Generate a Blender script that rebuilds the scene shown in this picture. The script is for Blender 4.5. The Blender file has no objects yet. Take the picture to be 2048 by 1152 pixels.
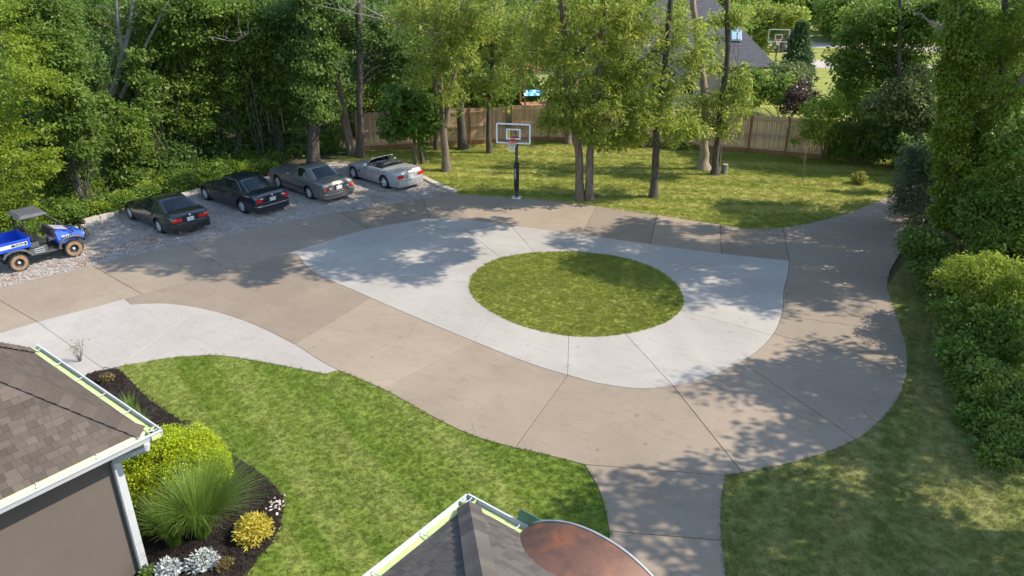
import bpy, bmesh, math, random
import numpy as np
from mathutils import Vector, Matrix
random.seed(11)
rng = np.random.default_rng(11)
sc = bpy.context.scene
COL = sc.collection
R = math.radians

# ------------------------------------------------------------------ camera
FPX, PITCH, CAMH = 1500.0, math.atan(1500.0 / 3323.0), 10.9
cam = bpy.data.cameras.new('camera')
cam.sensor_width = 36.0
cam.lens = FPX / 2048.0 * 36.0
cam.clip_start = 0.1
cam.clip_end = 1500
camo = bpy.data.objects.new('camera', cam)
COL.objects.link(camo)
camo.location = (0, 0, CAMH)
camo.rotation_euler = (math.pi / 2 - PITCH, 0, 0)
sc.camera = camo

# ------------------------------------------------------------------ world, sun, exposure
SUN_EL, SUN_AZ = R(43), R(-1)          # azimuth measured from +X towards +Y
world = bpy.data.worlds.new('World')
sc.world = world
world.use_nodes = True
wn = world.node_tree
bg = wn.nodes['Background']
sky = wn.nodes.new('ShaderNodeTexSky')
sky.sky_type = 'NISHITA'
sky.sun_disc = False
sky.sun_elevation = SUN_EL
sky.sun_rotation = math.pi / 2 - SUN_AZ
sky.air_density = 1.15
sky.dust_density = 0.5
wn.links.new(sky.outputs[0], bg.inputs[0])
bg.inputs[1].default_value = 0.15
sd = bpy.data.lights.new('sun', 'SUN')
sd.energy = 3.3
sd.angle = R(0.53)
sd.color = (1.0, 0.92, 0.79)
so = bpy.data.objects.new('sun', sd)
COL.objects.link(so)
so.rotation_euler = Vector((-math.cos(SUN_EL) * math.cos(SUN_AZ), -math.cos(SUN_EL) * math.sin(SUN_AZ), -math.sin(SUN_EL))).to_track_quat('-Z', 'Y').to_euler()
so.location = (40, 20, 40)
vs = sc.view_settings
vs.view_transform = 'Standard'
vs.look = 'None'
vs.exposure = 1.24
vs.gamma = 1.0
vs.use_curve_mapping = False

# ------------------------------------------------------------------ photo pixel -> place
_C, _S = math.cos(PITCH), math.sin(PITCH)
def ray(x, y):
    u, v = (x - 1024) / FPX, (y - 576) / FPX
    return np.array([u, _C - v * _S, -_S - v * _C])
def G(x, y, z=0.0):                   # where that pixel's ray meets height z
    d = ray(x, y); t = (z - CAMH) / d[2]
    return d * t + np.array([0, 0, CAMH])
def ZP(x, y, Y):                      # where that pixel's ray meets the upright plane at distance Y
    d = ray(x, y); t = Y / d[1]
    return d * t + np.array([0, 0, CAMH])
def mpp(Y, z=3.0):                    # metres for one photo pixel at that distance
    return (Y * _C - (z - CAMH) * _S) / FPX

# ------------------------------------------------------------------ object helpers
def tag(o, label=None, cat=None, group=None, kind=None):
    if label: o['label'] = label
    if cat: o['category'] = cat
    if group: o['group'] = group
    if kind: o['kind'] = kind
    return o
def link(name, me, mat=None, parent=None, M=None):
    o = bpy.data.objects.new(name, me)
    COL.objects.link(o)
    if mat is not None and me is not None and len(me.materials) == 0:
        me.materials.append(mat)
    if parent is not None: o.parent = parent
    if M is not None: o.matrix_local = M
    return o
def empty(name, loc=(0, 0, 0), rz=0.0, label=None, cat=None, group=None):
    o = bpy.data.objects.new(name, None)
    o.empty_display_size = 0.2
    COL.objects.link(o)
    o.location = loc
    o.rotation_euler = (0, 0, rz)
    return tag(o, label, cat, group)

class MB:
    """collects shapes, then links them as one mesh object"""
    def __init__(s): s.v = []; s.f = []; s.m = []
    def add(s, vs, fs, mi=0):
        k = len(s.v)
        s.v += [tuple(p) for p in vs]
        s.f += [tuple(i + k for i in f) for f in fs]
        s.m += [mi] * len(fs)
        return s
    def box(s, c, d, rot=None, mi=0, top=(1, 1)):
        x, y, z = [q / 2 for q in d]
        pts = [(-x, -y, -z), (x, -y, -z), (x, y, -z), (-x, y, -z), (-x * top[0], -y * top[1], z), (x * top[0], -y * top[1], z), (x * top[0], y * top[1], z), (-x * top[0], y * top[1], z)]
        if rot is not None: pts = [tuple(rot @ Vector(p)) for p in pts]
        pts = [(p[0] + c[0], p[1] + c[1], p[2] + c[2]) for p in pts]
        return s.add(pts, [(0, 3, 2, 1), (4, 5, 6, 7), (0, 1, 5, 4), (1, 2, 6, 5), (2, 3, 7, 6), (3, 0, 4, 7)], mi)
    def tube(s, path, radii, n=8, mi=0, cap=True):
        path = [Vector(p) for p in path]
        if not hasattr(radii, '__len__'): radii = [radii] * len(path)
        rings = []; up = None
        for i, p in enumerate(path):
            t = (path[min(i + 1, len(path) - 1)] - path[max(i - 1, 0)])
            if t.length < 1e-9: t = Vector((0, 0, 1))
            t.normalize()
            if up is None:
                up = Vector((1, 0, 0)) if abs(t.x) < .9 else Vector((0, 1, 0))
            u = up - t * up.dot(t); u.normalize(); w = t.cross(u); up = u
            rings.append([p + (u * math.cos(2 * math.pi * k / n) + w * math.sin(2 * math.pi * k / n)) * radii[i] for k in range(n)])
        vs = [q for r in rings for q in r]; fs = []
        for i in range(len(path) - 1):
            for k in range(n):
                fs.append((i * n + k, i * n + (k + 1) % n, (i + 1) * n + (k + 1) % n, (i + 1) * n + k))
        if cap:
            fs.append(tuple(range(n - 1, -1, -1))); fs.append(tuple((len(path) - 1) * n + k for k in range(n)))
        return s.add(vs, fs, mi)
    def lathe(s, prof, c=(0, 0, 0), axis='y', n=24, mi=0):
        """prof = list of (offset along axis, radius)"""
        vs = []; fs = []
        for (h, r) in prof:
            for k in range(n):
                a = 2 * math.pi * k / n; p = (r * math.cos(a), h, r * math.sin(a))
                if axis == 'z': p = (r * math.cos(a), r * math.sin(a), h)
                if axis == 'x': p = (h, r * math.cos(a), r * math.sin(a))
                vs.append((p[0] + c[0], p[1] + c[1], p[2] + c[2]))
        for i in range(len(prof) - 1):
            for k in range(n):
                fs.append((i * n + k, i * n + (k + 1) % n, (i + 1) * n + (k + 1) % n, (i + 1) * n + k))
        return s.add(vs, fs, mi)
    def prism(s, prof, y0, y1, mi=0, axis='y'):
        """prof in (x,z), pulled along y"""
        n = len(prof)
        vs = [(x, y0, z) for x, z in prof] + [(x, y1, z) for x, z in prof]
        if axis == 'x': vs = [(y0, x, z) for x, z in prof] + [(y1, x, z) for x, z in prof]
        fs = [tuple(range(n)), tuple(range(2 * n - 1, n - 1, -1))] + [(i, i + n, (i + 1) % n + n, (i + 1) % n) for i in range(n)]
        return s.add(vs, fs, mi)
    def mesh(s, name, mats, bevel=0.0, smooth=False, seg=2, angle=40):
        me = bpy.data.meshes.new(name)
        me.from_pydata(s.v, [], s.f)
        for m in (mats if isinstance(mats, (list, tuple)) else [mats]): me.materials.append(m)
        me.polygons.foreach_set('material_index', s.m)
        bm = bmesh.new(); bm.from_mesh(me)
        bmesh.ops.recalc_face_normals(bm, faces=bm.faces)
        if bevel > 0:
            bmesh.ops.bevel(bm, geom=[e for e in bm.edges if len(e.link_faces) == 2 and e.calc_face_angle(0) > .5], offset=bevel, segments=seg, affect='EDGES', clamp_overlap=True)
        bm.to_mesh(me); bm.free()
        if smooth or bevel > 0:
            me.polygons.foreach_set('use_smooth', [True] * len(me.polygons))
            me.set_sharp_from_angle(angle=R(angle))
        me.update()
        return me
    def build(s, name, mats, parent=None, bevel=0.0, smooth=False, M=None, seg=2, angle=40):
        return link(name, s.mesh(name, mats, bevel, smooth, seg, angle), None, parent, M)

def sheet(name, pts, z, mat, kind='structure', parent=None):
    me = bpy.data.meshes.new(name)
    P = [(float(p[0]), float(p[1]), z) for p in pts]
    area = sum(P[i][0] * P[(i + 1) % len(P)][1] - P[(i + 1) % len(P)][0] * P[i][1] for i in range(len(P)))
    if area < 0: P = P[::-1]
    me.from_pydata(P, [], [tuple(range(len(P)))])
    o = link(name, me, mat, parent)
    if kind: o['kind'] = kind
    return o
def catmull(pts, n=5):
    pts = [np.array(p, float) for p in pts]
    out = []
    for i in range(len(pts) - 1):
        p0 = pts[max(i - 1, 0)]; p1 = pts[i]; p2 = pts[i + 1]; p3 = pts[min(i + 2, len(pts) - 1)]
        for k in range(n):
            t = k / n
            out.append(0.5 * ((2 * p1) + (-p0 + p2) * t + (2 * p0 - 5 * p1 + 4 * p2 - p3) * t * t + (-p0 + 3 * p1 - 3 * p2 + p3) * t ** 3))
    out.append(pts[-1])
    return out
def gpx(pts, n=0, z=0):
    q = [G(x, y, z)[:2] for x, y in pts]
    return catmull(q, n) if n else q

# ------------------------------------------------------------------ materials
def newmat(name, rough=.7, metal=0.0, spec=.5, coat=0.0):
    m = bpy.data.materials.new(name); m.use_nodes = True
    nt = m.node_tree; b = nt.nodes['Principled BSDF']
    b.inputs['Roughness'].default_value = rough
    b.inputs['Metallic'].default_value = metal
    b.inputs['Specular IOR Level'].default_value = spec
    b.inputs['Coat Weight'].default_value = coat
    b.inputs['Coat Roughness'].default_value = .04
    return m, nt, b
def nd(nt, typ, **kw):
    n = nt.nodes.new(typ)
    for k, v in kw.items(): setattr(n, k, v)
    return n
def mixc(nt, fac, a, b, mode='MIX'):
    n = nd(nt, 'ShaderNodeMix', data_type='RGBA', blend_type=mode)
    for s, v in ((0, fac), (6, a), (7, b)):
        if hasattr(v, 'is_linked'): nt.links.new(v, n.inputs[s])
        elif s == 0: n.inputs[0].default_value = v
        else: n.inputs[s].default_value = (*v, 1) if len(v) == 3 else v
    return n.outputs[2]
def noise(nt, scale, detail=3, rough=.55, pos='world', lo=.35, hi=.65, stretch=None, rotz=0.0, dist=0.0):
    if pos == 'world': src = nd(nt, 'ShaderNodeNewGeometry').outputs['Position']
    else: src = nd(nt, 'ShaderNodeTexCoord').outputs['Object']
    if stretch or rotz:
        mp = nd(nt, 'ShaderNodeMapping'); nt.links.new(src, mp.inputs[0])
        mp.inputs['Rotation'].default_value = (0, 0, rotz)
        if stretch:
            mp2 = nd(nt, 'ShaderNodeMapping'); nt.links.new(mp.outputs[0], mp2.inputs[0]); mp2.inputs['Scale'].default_value = stretch; mp = mp2
        src = mp.outputs[0]
    n = nd(nt, 'ShaderNodeTexNoise'); nt.links.new(src, n.inputs['Vector'])
    n.inputs['Scale'].default_value = scale; n.inputs['Detail'].default_value = detail; n.inputs['Roughness'].default_value = rough; n.inputs['Distortion'].default_value = dist
    r = nd(nt, 'ShaderNodeMapRange'); nt.links.new(n.outputs[0], r.inputs[0])
    r.inputs[1].default_value = lo; r.inputs[2].default_value = hi
    return r.outputs[0]
def bump(nt, b, h, strength=.3, dist=.01):
    n = nd(nt, 'ShaderNodeBump'); n.inputs['Strength'].default_value = strength; n.inputs['Distance'].default_value = dist
    nt.links.new(h, n.inputs['Height']); nt.links.new(n.outputs[0], b.inputs['Normal'])
def plain(name, col, rough=.6, metal=0.0, var=.12, scale=6, coat=0.0, spec=.5, bmp=0.0, pos='obj'):
    m, nt, b = newmat(name, rough, metal, spec, coat)
    c2 = tuple(max(0, c * (1 - var)) for c in col); c3 = tuple(min(1, c * (1 + var)) for c in col)
    nz = noise(nt, scale, 4, .6, pos)
    nt.links.new(mixc(nt, nz, c2, c3), b.inputs['Base Color'])
    if bmp: bump(nt, b, noise(nt, scale * 6, 3, .6, pos, 0, 1), bmp, .01)
    return m
def objrand(nt, lo, hi):
    oi = nd(nt, 'ShaderNodeObjectInfo'); r = nd(nt, 'ShaderNodeMapRange')
    nt.links.new(oi.outputs['Random'], r.inputs[0]); r.inputs[3].default_value = lo; r.inputs[4].default_value = hi
    return r.outputs[0]

def concrete(name, c1, c2, stain, speck=.1, lum=(.93, 1.07), tracks=False, crack=.55):
    m, nt, b = newmat(name, .85, 0, .3)
    col = mixc(nt, noise(nt, .55, 5, .6, lo=.3, hi=.7), c1, c2)
    col = mixc(nt, noise(nt, 1.7, 6, .65, lo=.55, hi=.85), col, stain)
    streak = noise(nt, 1.2, 5, .6, lo=.52, hi=.8, stretch=(1, 5, 1), rotz=R(38))
    col = mixc(nt, streak, col, tuple(c * .86 for c in c1))
    blot = noise(nt, .22, 5, .62, lo=.38, hi=.66, dist=.8)
    col = mixc(nt, blot, mixc(nt, .25, col, tuple(c * .55 for c in c1)), mixc(nt, .1, col, tuple(min(1, c * 1.3) for c in c2)))
    spots = noise(nt, 3.3, 2, .5, lo=.68, hi=.76)
    col = mixc(nt, spots, col, mixc(nt, .42, col, tuple(c * .5 for c in stain)))
    vo = nd(nt, 'ShaderNodeTexVoronoi', feature='DISTANCE_TO_EDGE'); vo.inputs['Scale'].default_value = .21
    wn_ = nd(nt, 'ShaderNodeTexNoise'); wn_.inputs['Scale'].default_value = 1.6; wn_.inputs['Detail'].default_value = 5; ps_ = nd(nt, 'ShaderNodeNewGeometry').outputs['Position']; nt.links.new(ps_, wn_.inputs['Vector'])
    mxv = mixc(nt, .18, ps_, wn_.outputs['Color'], 'ADD'); nt.links.new(mxv, vo.inputs['Vector'])
    ck = nd(nt, 'ShaderNodeMapRange'); nt.links.new(vo.outputs['Distance'], ck.inputs[0]); ck.inputs[1].default_value = .0; ck.inputs[2].default_value = .0022; ck.inputs[3].default_value = crack; ck.inputs[4].default_value = 0
    ckm = nd(nt, 'ShaderNodeMath', operation='MULTIPLY'); nt.links.new(ck.outputs[0], ckm.inputs[0]); nt.links.new(noise(nt, .3, 2, .5, lo=.5, hi=.62), ckm.inputs[1])
    col = mixc(nt, ckm.outputs[0], col, (.05, .04, .032))
    fine = noise(nt, 60, 3, .7, lo=.3, hi=.7)
    mid = noise(nt, 11, 4, .7, lo=.35, hi=.65)
    col = mixc(nt, mid, mixc(nt, .07, col, (.05, .04, .03)), col)
    col = mixc(nt, fine, mixc(nt, speck, col, (0.05, .045, .04)), col)
    if tracks:
        vm = nd(nt, 'ShaderNodeVectorMath', operation='DISTANCE'); nt.links.new(nd(nt, 'ShaderNodeNewGeometry').outputs['Position'], vm.inputs[0]); vm.inputs[1].default_value = (2.2, 23.9, 0)
        wv = nd(nt, 'ShaderNodeMath', operation='SINE'); mu = nd(nt, 'ShaderNodeMath', operation='MULTIPLY'); mu.inputs[1].default_value = 3.6; nt.links.new(vm.outputs['Value'], mu.inputs[0]); nt.links.new(mu.outputs[0], wv.inputs[0])
        rg = nd(nt, 'ShaderNodeMapRange'); nt.links.new(wv.outputs[0], rg.inputs[0]); rg.inputs[1].default_value = .55; rg.inputs[2].default_value = 1; rg.inputs[4].default_value = .55
        tm_ = nd(nt, 'ShaderNodeMath', operation='MULTIPLY'); nt.links.new(rg.outputs[0], tm_.inputs[0]); nt.links.new(noise(nt, .5, 4, .6, lo=.5, hi=.75), tm_.inputs[1])
        col = mixc(nt, tm_.outputs[0], col, stain)
    br = nd(nt, 'ShaderNodeHueSaturation'); nt.links.new(objrand(nt, *lum), br.inputs['Value']); nt.links.new(col, br.inputs['Color'])
    nt.links.new(br.outputs[0], b.inputs['Base Color'])
    bump(nt, b, noise(nt, 45, 4, .6, lo=.2, hi=.8), .12, .006)
    return m
M_TAN = concrete('weathered_tan_concrete', (.266, .206, .150), (.30, .238, .176), (.203, .153, .108), .14, (.88, 1.1))
M_WHITE = concrete('new_white_concrete', (.345, .312, .276), (.378, .345, .306), (.292, .255, .216), .06, (.97, 1.04), True, 0.0)

def grassmat(name, cs, stripes=0.0, rot=0.0, dry=.5, gain=2.1):
    """cs: dark, mid, light, straw"""
    m, nt, b = newmat(name, .75, 0, .2)
    col = mixc(nt, noise(nt, .35, 4, .6, lo=.35, hi=.65), cs[0], cs[1])
    col = mixc(nt, noise(nt, 1.6, 4, .65, lo=.4, hi=.75), col, cs[2])
    d = noise(nt, .9, 6, .7, lo=.55, hi=.82, dist=.4)
    col = mixc(nt, d, col, mixc(nt, dry, col, cs[3]))
    if stripes:
        s = noise(nt, .62, 1, .4, lo=.44, hi=.56, stretch=(.1, 2.0, 1), rotz=rot)
        col = mixc(nt, s, mixc(nt, stripes, col, cs[0]), mixc(nt, stripes * .55, col, cs[3]))
    tf = noise(nt, 17, 4, .8, lo=.3, hi=.7)
    col = mixc(nt, tf, mixc(nt, .38, col, tuple(c * .6 for c in cs[0])), mixc(nt, .2, col, cs[3]))
    f = noise(nt, 55, 2, .6, lo=.3, hi=.7)
    col = mixc(nt, f, mixc(nt, .45, col, tuple(c * .45 for c in cs[0])), col)
    br = nd(nt, 'ShaderNodeHueSaturation'); br.inputs['Value'].default_value = gain; nt.links.new(col, br.inputs['Color'])
    nt.links.new(br.outputs[0], b.inputs['Base Color'])
    tr = nd(nt, 'ShaderNodeBsdfTranslucent'); nt.links.new(br.outputs[0], tr.inputs[0])
    mx = nd(nt, 'ShaderNodeMixShader'); mx.inputs[0].default_value = .25
    nt.links.new(b.outputs[0], mx.inputs[1]); nt.links.new(tr.outputs[0], mx.inputs[2])
    nt.links.new(mx.outputs[0], nt.nodes['Material Output'].inputs[0])
    return m
GC = ((.062, .108, .008), (.10, .152, .014), (.145, .182, .026), (.26, .222, .09))
M_LAWN = grassmat('lawn_grass', GC, .45, R(54), .6)
M_LAWNB = grassmat('back_lawn_grass', ((.115, .14, .018), (.165, .185, .026), (.215, .22, .038), (.30, .255, .09)), .75, R(10), .6)
M_LAWNI = grassmat('island_grass', ((.098, .122, .014), (.138, .162, .022), (.185, .198, .034), (.29, .245, .10)), 0, 0, .7)
M_LAWND = grassmat('dry_lawn_grass', ((.075, .10, .018), (.11, .13, .028), (.17, .17, .045), (.30, .235, .12)), .35, R(118), .75)

def leafmat(name, dark, mid, light, trans=.35, rough=.5):
    m, nt, b = newmat(name, rough, 0, .35)
    at = nd(nt, 'ShaderNodeAttribute', attribute_name='lv')
    rp = nd(nt, 'ShaderNodeValToRGB'); e = rp.color_ramp.elements
    e[0].position = 0; e[0].color = (*dark, 1); e[1].position = 1; e[1].color = (*light, 1)
    q = e.new(.5); q.color = (*mid, 1)
    nt.links.new(at.outputs['Fac'], rp.inputs[0])
    big = noise(nt, .8, 2, .5, lo=.3, hi=.7)
    col = mixc(nt, big, mixc(nt, .3, rp.outputs[0], dark), rp.outputs[0])
    nt.links.new(col, b.inputs['Base Color'])
    tr = nd(nt, 'ShaderNodeBsdfTranslucent')
    hs = nd(nt, 'ShaderNodeHueSaturation'); hs.inputs['Value'].default_value = 1.25; hs.inputs['Hue'].default_value = .49; nt.links.new(col, hs.inputs['Color'])
    nt.links.new(hs.outputs[0], tr.inputs[0])
    mx = nd(nt, 'ShaderNodeMixShader'); mx.inputs[0].default_value = trans
    nt.links.new(b.outputs[0], mx.inputs[1]); nt.links.new(tr.outputs[0], mx.inputs[2])
    nt.links.new(mx.outputs[0], nt.nodes['Material Output'].inputs[0])
    return m
L_FOREST = leafmat('forest_leaf', (.08, .142, .022), (.13, .21, .036), (.225, .30, .058), .5)
L_DEEP = leafmat('deep_green_leaf', (.06, .122, .028), (.105, .185, .042), (.18, .26, .058), .48)
L_BRIGHT = leafmat('bright_leaf', (.15, .22, .018), (.235, .31, .03), (.34, .39, .045), .5)
L_LOCUST = leafmat('locust_leaf', (.16, .215, .028), (.25, .31, .048), (.39, .40, .085), .54)
L_MAPLE = leafmat('maple_leaf', (.06, .135, .018), (.10, .19, .028), (.16, .25, .04), .42)
L_VINE = leafmat('vine_leaf', (.09, .15, .010), (.145, .215, .016), (.235, .30, .03), .42)
L_DOGWOOD = leafmat('greyish_leaf', (.085, .125, .034), (.15, .19, .058), (.28, .28, .11), .35)
L_CEDAR = leafmat('cedar_leaf', (.045, .075, .034), (.08, .115, .052), (.14, .175, .08), .2)
L_SPRUCE = leafmat('spruce_leaf', (.045, .09, .028), (.075, .13, .036), (.12, .18, .05), .25)
L_SHRUB = leafmat('shrub_leaf', (.09, .165, .02), (.145, .23, .034), (.235, .31, .05), .48)
L_WEED = leafmat('weed_leaf', (.085, .165, .02), (.135, .22, .03), (.21, .29, .045), .45)
L_GOLD = leafmat('golden_bush_leaf', (.22, .30, .010), (.37, .45, .014), (.52, .58, .03), .42)
L_YELLOW = leafmat('yellow_conifer_leaf', (.36, .29, .03), (.55, .46, .06), (.68, .6, .12), .25)
L_SILVER = leafmat('silver_leaf', (.30, .33, .32), (.44, .47, .45), (.6, .62, .6), .1)
L_RED = leafmat('reddish_leaf', (.10, .10, .025), (.17, .13, .045), (.25, .14, .07), .25)
L_PURPLE = leafmat('purple_leaf', (.06, .04, .035), (.10, .07, .05), (.14, .11, .065), .2)
L_REED = leafmat('ornamental_grass_blade', (.11, .20, .025), (.19, .29, .05), (.33, .41, .11), .45)

def barkmat(name, c1, c2, c3, scale=9):
    m, nt, b = newmat(name, .9, 0, .2)
    st = noise(nt, scale, 5, .7, lo=.35, hi=.65, stretch=(1, 1, .22))
    col = mixc(nt, st, c1, c2)
    col = mixc(nt, noise(nt, 1.6, 4, .6, lo=.5, hi=.75), col, c3)
    nt.links.new(col, b.inputs['Base Color'])
    bump(nt, b, noise(nt, scale * 1.6, 4, .7, lo=.2, hi=.8, stretch=(1, 1, .2)), .9, .05)
    return m
B_DARK = barkmat('dark_bark', (.055, .045, .036), (.13, .108, .085), (.10, .095, .075))
B_BROWN = barkmat('brown_bark', (.12, .088, .062), (.24, .185, .135), (.17, .14, .11))
B_GREY = barkmat('grey_bark', (.12, .108, .092), (.25, .23, .20), (.16, .16, .12))
B_PALE = barkmat('pale_bark', (.22, .17, .12), (.38, .30, .22), (.28, .22, .17))
# ------------------------------------------------------------------ ground
def soilmat():
    m, nt, b = newmat('forest_soil', .95, 0, .2)
    col = mixc(nt, noise(nt, 1.2, 5, .6), (.05, .04, .024), (.11, .085, .05))
    col = mixc(nt, noise(nt, 9, 4, .7, lo=.5, hi=.75), col, (.17, .125, .075))
    col = mixc(nt, noise(nt, .4, 3, .6, lo=.4, hi=.65), col, (.055, .085, .02))
    nt.links.new(col, b.inputs['Base Color'])
    bump(nt, b, noise(nt, 14, 4, .7, lo=.1, hi=.9), .6, .04)
    return m
M_SOIL = soilmat()
sheet('ground', [(-400, -150), (400, -150), (400, 700), (-400, 700)], -0.06, M_SOIL)
M_JOINT = plain('dark_joint_soil', (.06, .05, .038), .95, 0, .3, 4, pos='world')

# ------------------------------------------------------------------ driveway of separate slabs
GRAVEL_EDGE = [(-140, 616), (20, 571), (185, 532), (260, 513), (450, 470), (680, 425), (912, 388)]
BACK_EDGE = [(912, 388), (1035, 397), (1100, 402), (1200, 414), (1330, 433), (1440, 450), (1500, 458), (1545, 457), (1600, 450), (1660, 437), (1700, 424), (1760, 400), (1795, 383), (1840, 358), (1920, 330)]
RIGHT_EDGE = [(1985, 372), (1900, 430), (1845, 470), (1812, 493), (1795, 515), (1779, 545), (1775, 572), (1783, 605), (1800, 650), (1812, 690), (1815, 735), (1800, 790), (1765, 838), (1705, 884), (1600, 922), (1490, 945), (1450, 952)]
WALK_R = [(1450, 952), (1444, 1000), (1442, 1060), (1453, 1160), (1462, 1230)]
WALK_L = [(1222, 1230), (1219, 1090), (1212, 1030), (1195, 975), (1168, 930)]
LAWN_EDGE = [(1168, 930), (1090, 910), (1000, 889), (930, 866), (850, 826), (770, 781), (676, 741)]
APRON_CURVE = [(676, 741), (640, 722), (590, 690), (520, 655), (460, 632), (400, 617), (330, 608), (262, 610)]
APRON_TOP = [(262, 610), (250, 599), (180, 618), (75, 645), (0, 668), (-140, 705)]
W_OUT = [(577, 507), (598, 513), (610, 530), (640, 552), (700, 578), (800, 622), (948, 684), (1060, 728), (1135, 751), (1200, 768), (1280, 778), (1345, 772), (1400, 760), (1460, 735), (1510, 705), (1545, 670), (1563, 630), (1568, 580), (1576, 545), (1578, 522)]
W_TOP = [(1578, 522), (1443, 508), (1300, 489), (1163, 470), (1020, 451), (930, 440), (860, 437)]
W_LEFT = [(860, 437), (740, 458), (650, 484), (577, 507)]
ISL = [(938, 575), (944, 553), (968, 531), (1005, 516), (1060, 507), (1130, 504), (1200, 509), (1260, 520), (1310, 538), (1347, 564), (1364, 590), (1366, 607), (1355, 628), (1325, 648), (1275, 664), (1210, 673), (1150, 674), (1085, 664), (1025, 646), (975, 620), (946, 595), (938, 575)]
gr_e = gpx(GRAVEL_EDGE, 4); bk_e = gpx(BACK_EDGE, 5); rt_e = gpx(RIGHT_EDGE, 5)
wr_e = gpx(WALK_R, 4); wl_e = gpx(WALK_L, 4); lw_e = gpx(LAWN_EDGE, 5); ap_c = gpx(APRON_CURVE, 5); ap_t = gpx(APRON_TOP)
w_o = gpx(W_OUT, 5); w_t = gpx(W_TOP, 3); w_l = gpx(W_LEFT, 3)
isl_pts = catmull([G(x, y)[:2] for x, y in ISL], 5)
def clean(pts, eps=.004):
    out = []
    for p in pts:
        if not out or np.hypot(*(np.array(p) - out[-1])) > eps: out.append(np.array(p, float))
    if np.hypot(*(out[0] - out[-1])) < eps: out.pop()
    return out
outer = clean(gr_e + bk_e + rt_e + wr_e + wl_e + lw_e + ap_c + ap_t)
white = clean(w_o + w_t + w_l)
island = clean(isl_pts)
def near(poly, p):
    best = (1e9, 0, None)
    for i in range(len(poly)):
        a, b = poly[i], poly[(i + 1) % len(poly)]; d = b - a; L = d @ d
        t = 0 if L == 0 else min(1, max(0, ((p - a) @ d) / L)); q = a + d * t; e = np.hypot(*(p - q))
        if e < best[0] - 1e-9: best = (e, i, q)
    return best
def insert(poly, p):
    e, i, q = near(poly, p)
    for k in (i, (i + 1) % len(poly)):
        if np.hypot(*(poly[k] - q)) < .06: return poly, k
    return poly[:i + 1] + [q] + poly[i + 1:], i + 1
def split(pieces, p, q):
    p = G(*p)[:2]; q = G(*q)[:2]
    best = min(range(len(pieces)), key=lambda k: near(pieces[k], p)[0] + near(pieces[k], q)[0] + .3 * near(pieces[k], (p + q) / 2)[0] * -1 * (1 if inside(pieces[k], (p + q) / 2) else -1))
    poly, i = insert(pieces[best], p); qn = near(poly, q)[2]
    pi = poly[i]; poly, j = insert(poly, q)
    i = min(range(len(poly)), key=lambda k: np.hypot(*(poly[k] - pi)))
    if i == j: return pieces
    if i > j: i, j = j, i
    return pieces[:best] + pieces[best + 1:] + [poly[i:j + 1], poly[j:] + poly[:i + 1]]
def inside(poly, p):
    c = False; n = len(poly)
    for i in range(n):
        a, b = poly[i], poly[(i + 1) % n]
        if (a[1] > p[1]) != (b[1] > p[1]) and p[0] < (b[0] - a[0]) * (p[1] - a[1]) / (b[1] - a[1]) + a[0]: c = not c
    return c
def area(poly):
    return .5 * sum(poly[i][0] * poly[(i + 1) % len(poly)][1] - poly[(i + 1) % len(poly)][0] * poly[i][1] for i in range(len(poly)))
def ring(out, inn, p, q):
    """open the ring between two loops along one joint p (outer) - q (inner)"""
    if area(out) < 0: out = out[::-1]
    if area(inn) > 0: inn = inn[::-1]
    out, i = insert(out, G(*p)[:2]); inn, j = insert(inn, G(*q)[:2])
    return out[i:] + out[:i + 1] + inn[j:] + inn[:j + 1]
def slab(name, poly, z, mat, parent, gap=.008):
    poly = clean(poly)
    if area(poly) < 0: poly = poly[::-1]
    n = len(poly); ins = []
    for i in range(n):
        a, b, c = poly[i - 1], poly[i], poly[(i + 1) % n]
        d1 = (b - a) / (np.hypot(*(b - a)) + 1e-9); d2 = (c - b) / (np.hypot(*(c - b)) + 1e-9)
        nn = np.array([-d1[1] - d2[1], d1[0] + d2[0]]); L = np.hypot(*nn)
        nn = nn / L if L > 1e-6 else np.array([-d1[1], d1[0]])
        k = max(.45, nn @ np.array([-d1[1], d1[0]]))
        ins.append((b + nn * gap / k, b + nn * (gap + .007) / k))
    vs = [(p[1][0], p[1][1], z) for p in ins] + [(p[0][0], p[0][1], z - .006) for p in ins] + [(p[0][0], p[0][1], z - .09) for p in ins]
    fs = [tuple(range(n))] + [(i, i + n, (i + 1) % n + n, (i + 1) % n) for i in range(n)] + [(i + n, i + 2 * n, (i + 1) % n + 2 * n, (i + 1) % n + n) for i in range(n)]
    me = bpy.data.meshes.new(name); me.from_pydata(vs, [], fs)
    return link(name, me, mat, parent)
drive = sheet('driveway', outer, -0.045, M_JOINT)
tan = [ring(outer, white, (765, 779), (948, 684))]
for p, q in [((1030, 896), (1135, 751)), ((1482, 944), (1345, 772)), ((1712, 880), (1489, 725)), ((1814, 752), (1548, 668)), ((1798, 664), (1563, 632)),
             ((1776, 558), (1577, 522)), ((1443, 449), (1443, 508)), ((1314, 431), (1300, 489)), ((1193, 413), (1163, 470)), ((846, 398), (860, 437)),
             ((250, 599), (577, 507)), ((185, 532), (282, 587)), ((372, 487), (456, 540)), ((-30, 584), (75, 645)), ((1566, 456), (1578, 522)),
             ((1569, 470), (1812, 494)), ((1640, 441), (1850, 468)), ((1168, 930), (1450, 952)), ((1217, 1063), (1443, 1082)), ((592, 690), (742, 597)), ((680, 426), (738, 460))]:
    tan = split(tan, p, q)
for p in tan: slab('concrete_slab', p, .02, M_TAN, drive)
wp = [ring(white, island, (1135, 751), (1139, 674))]
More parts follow.
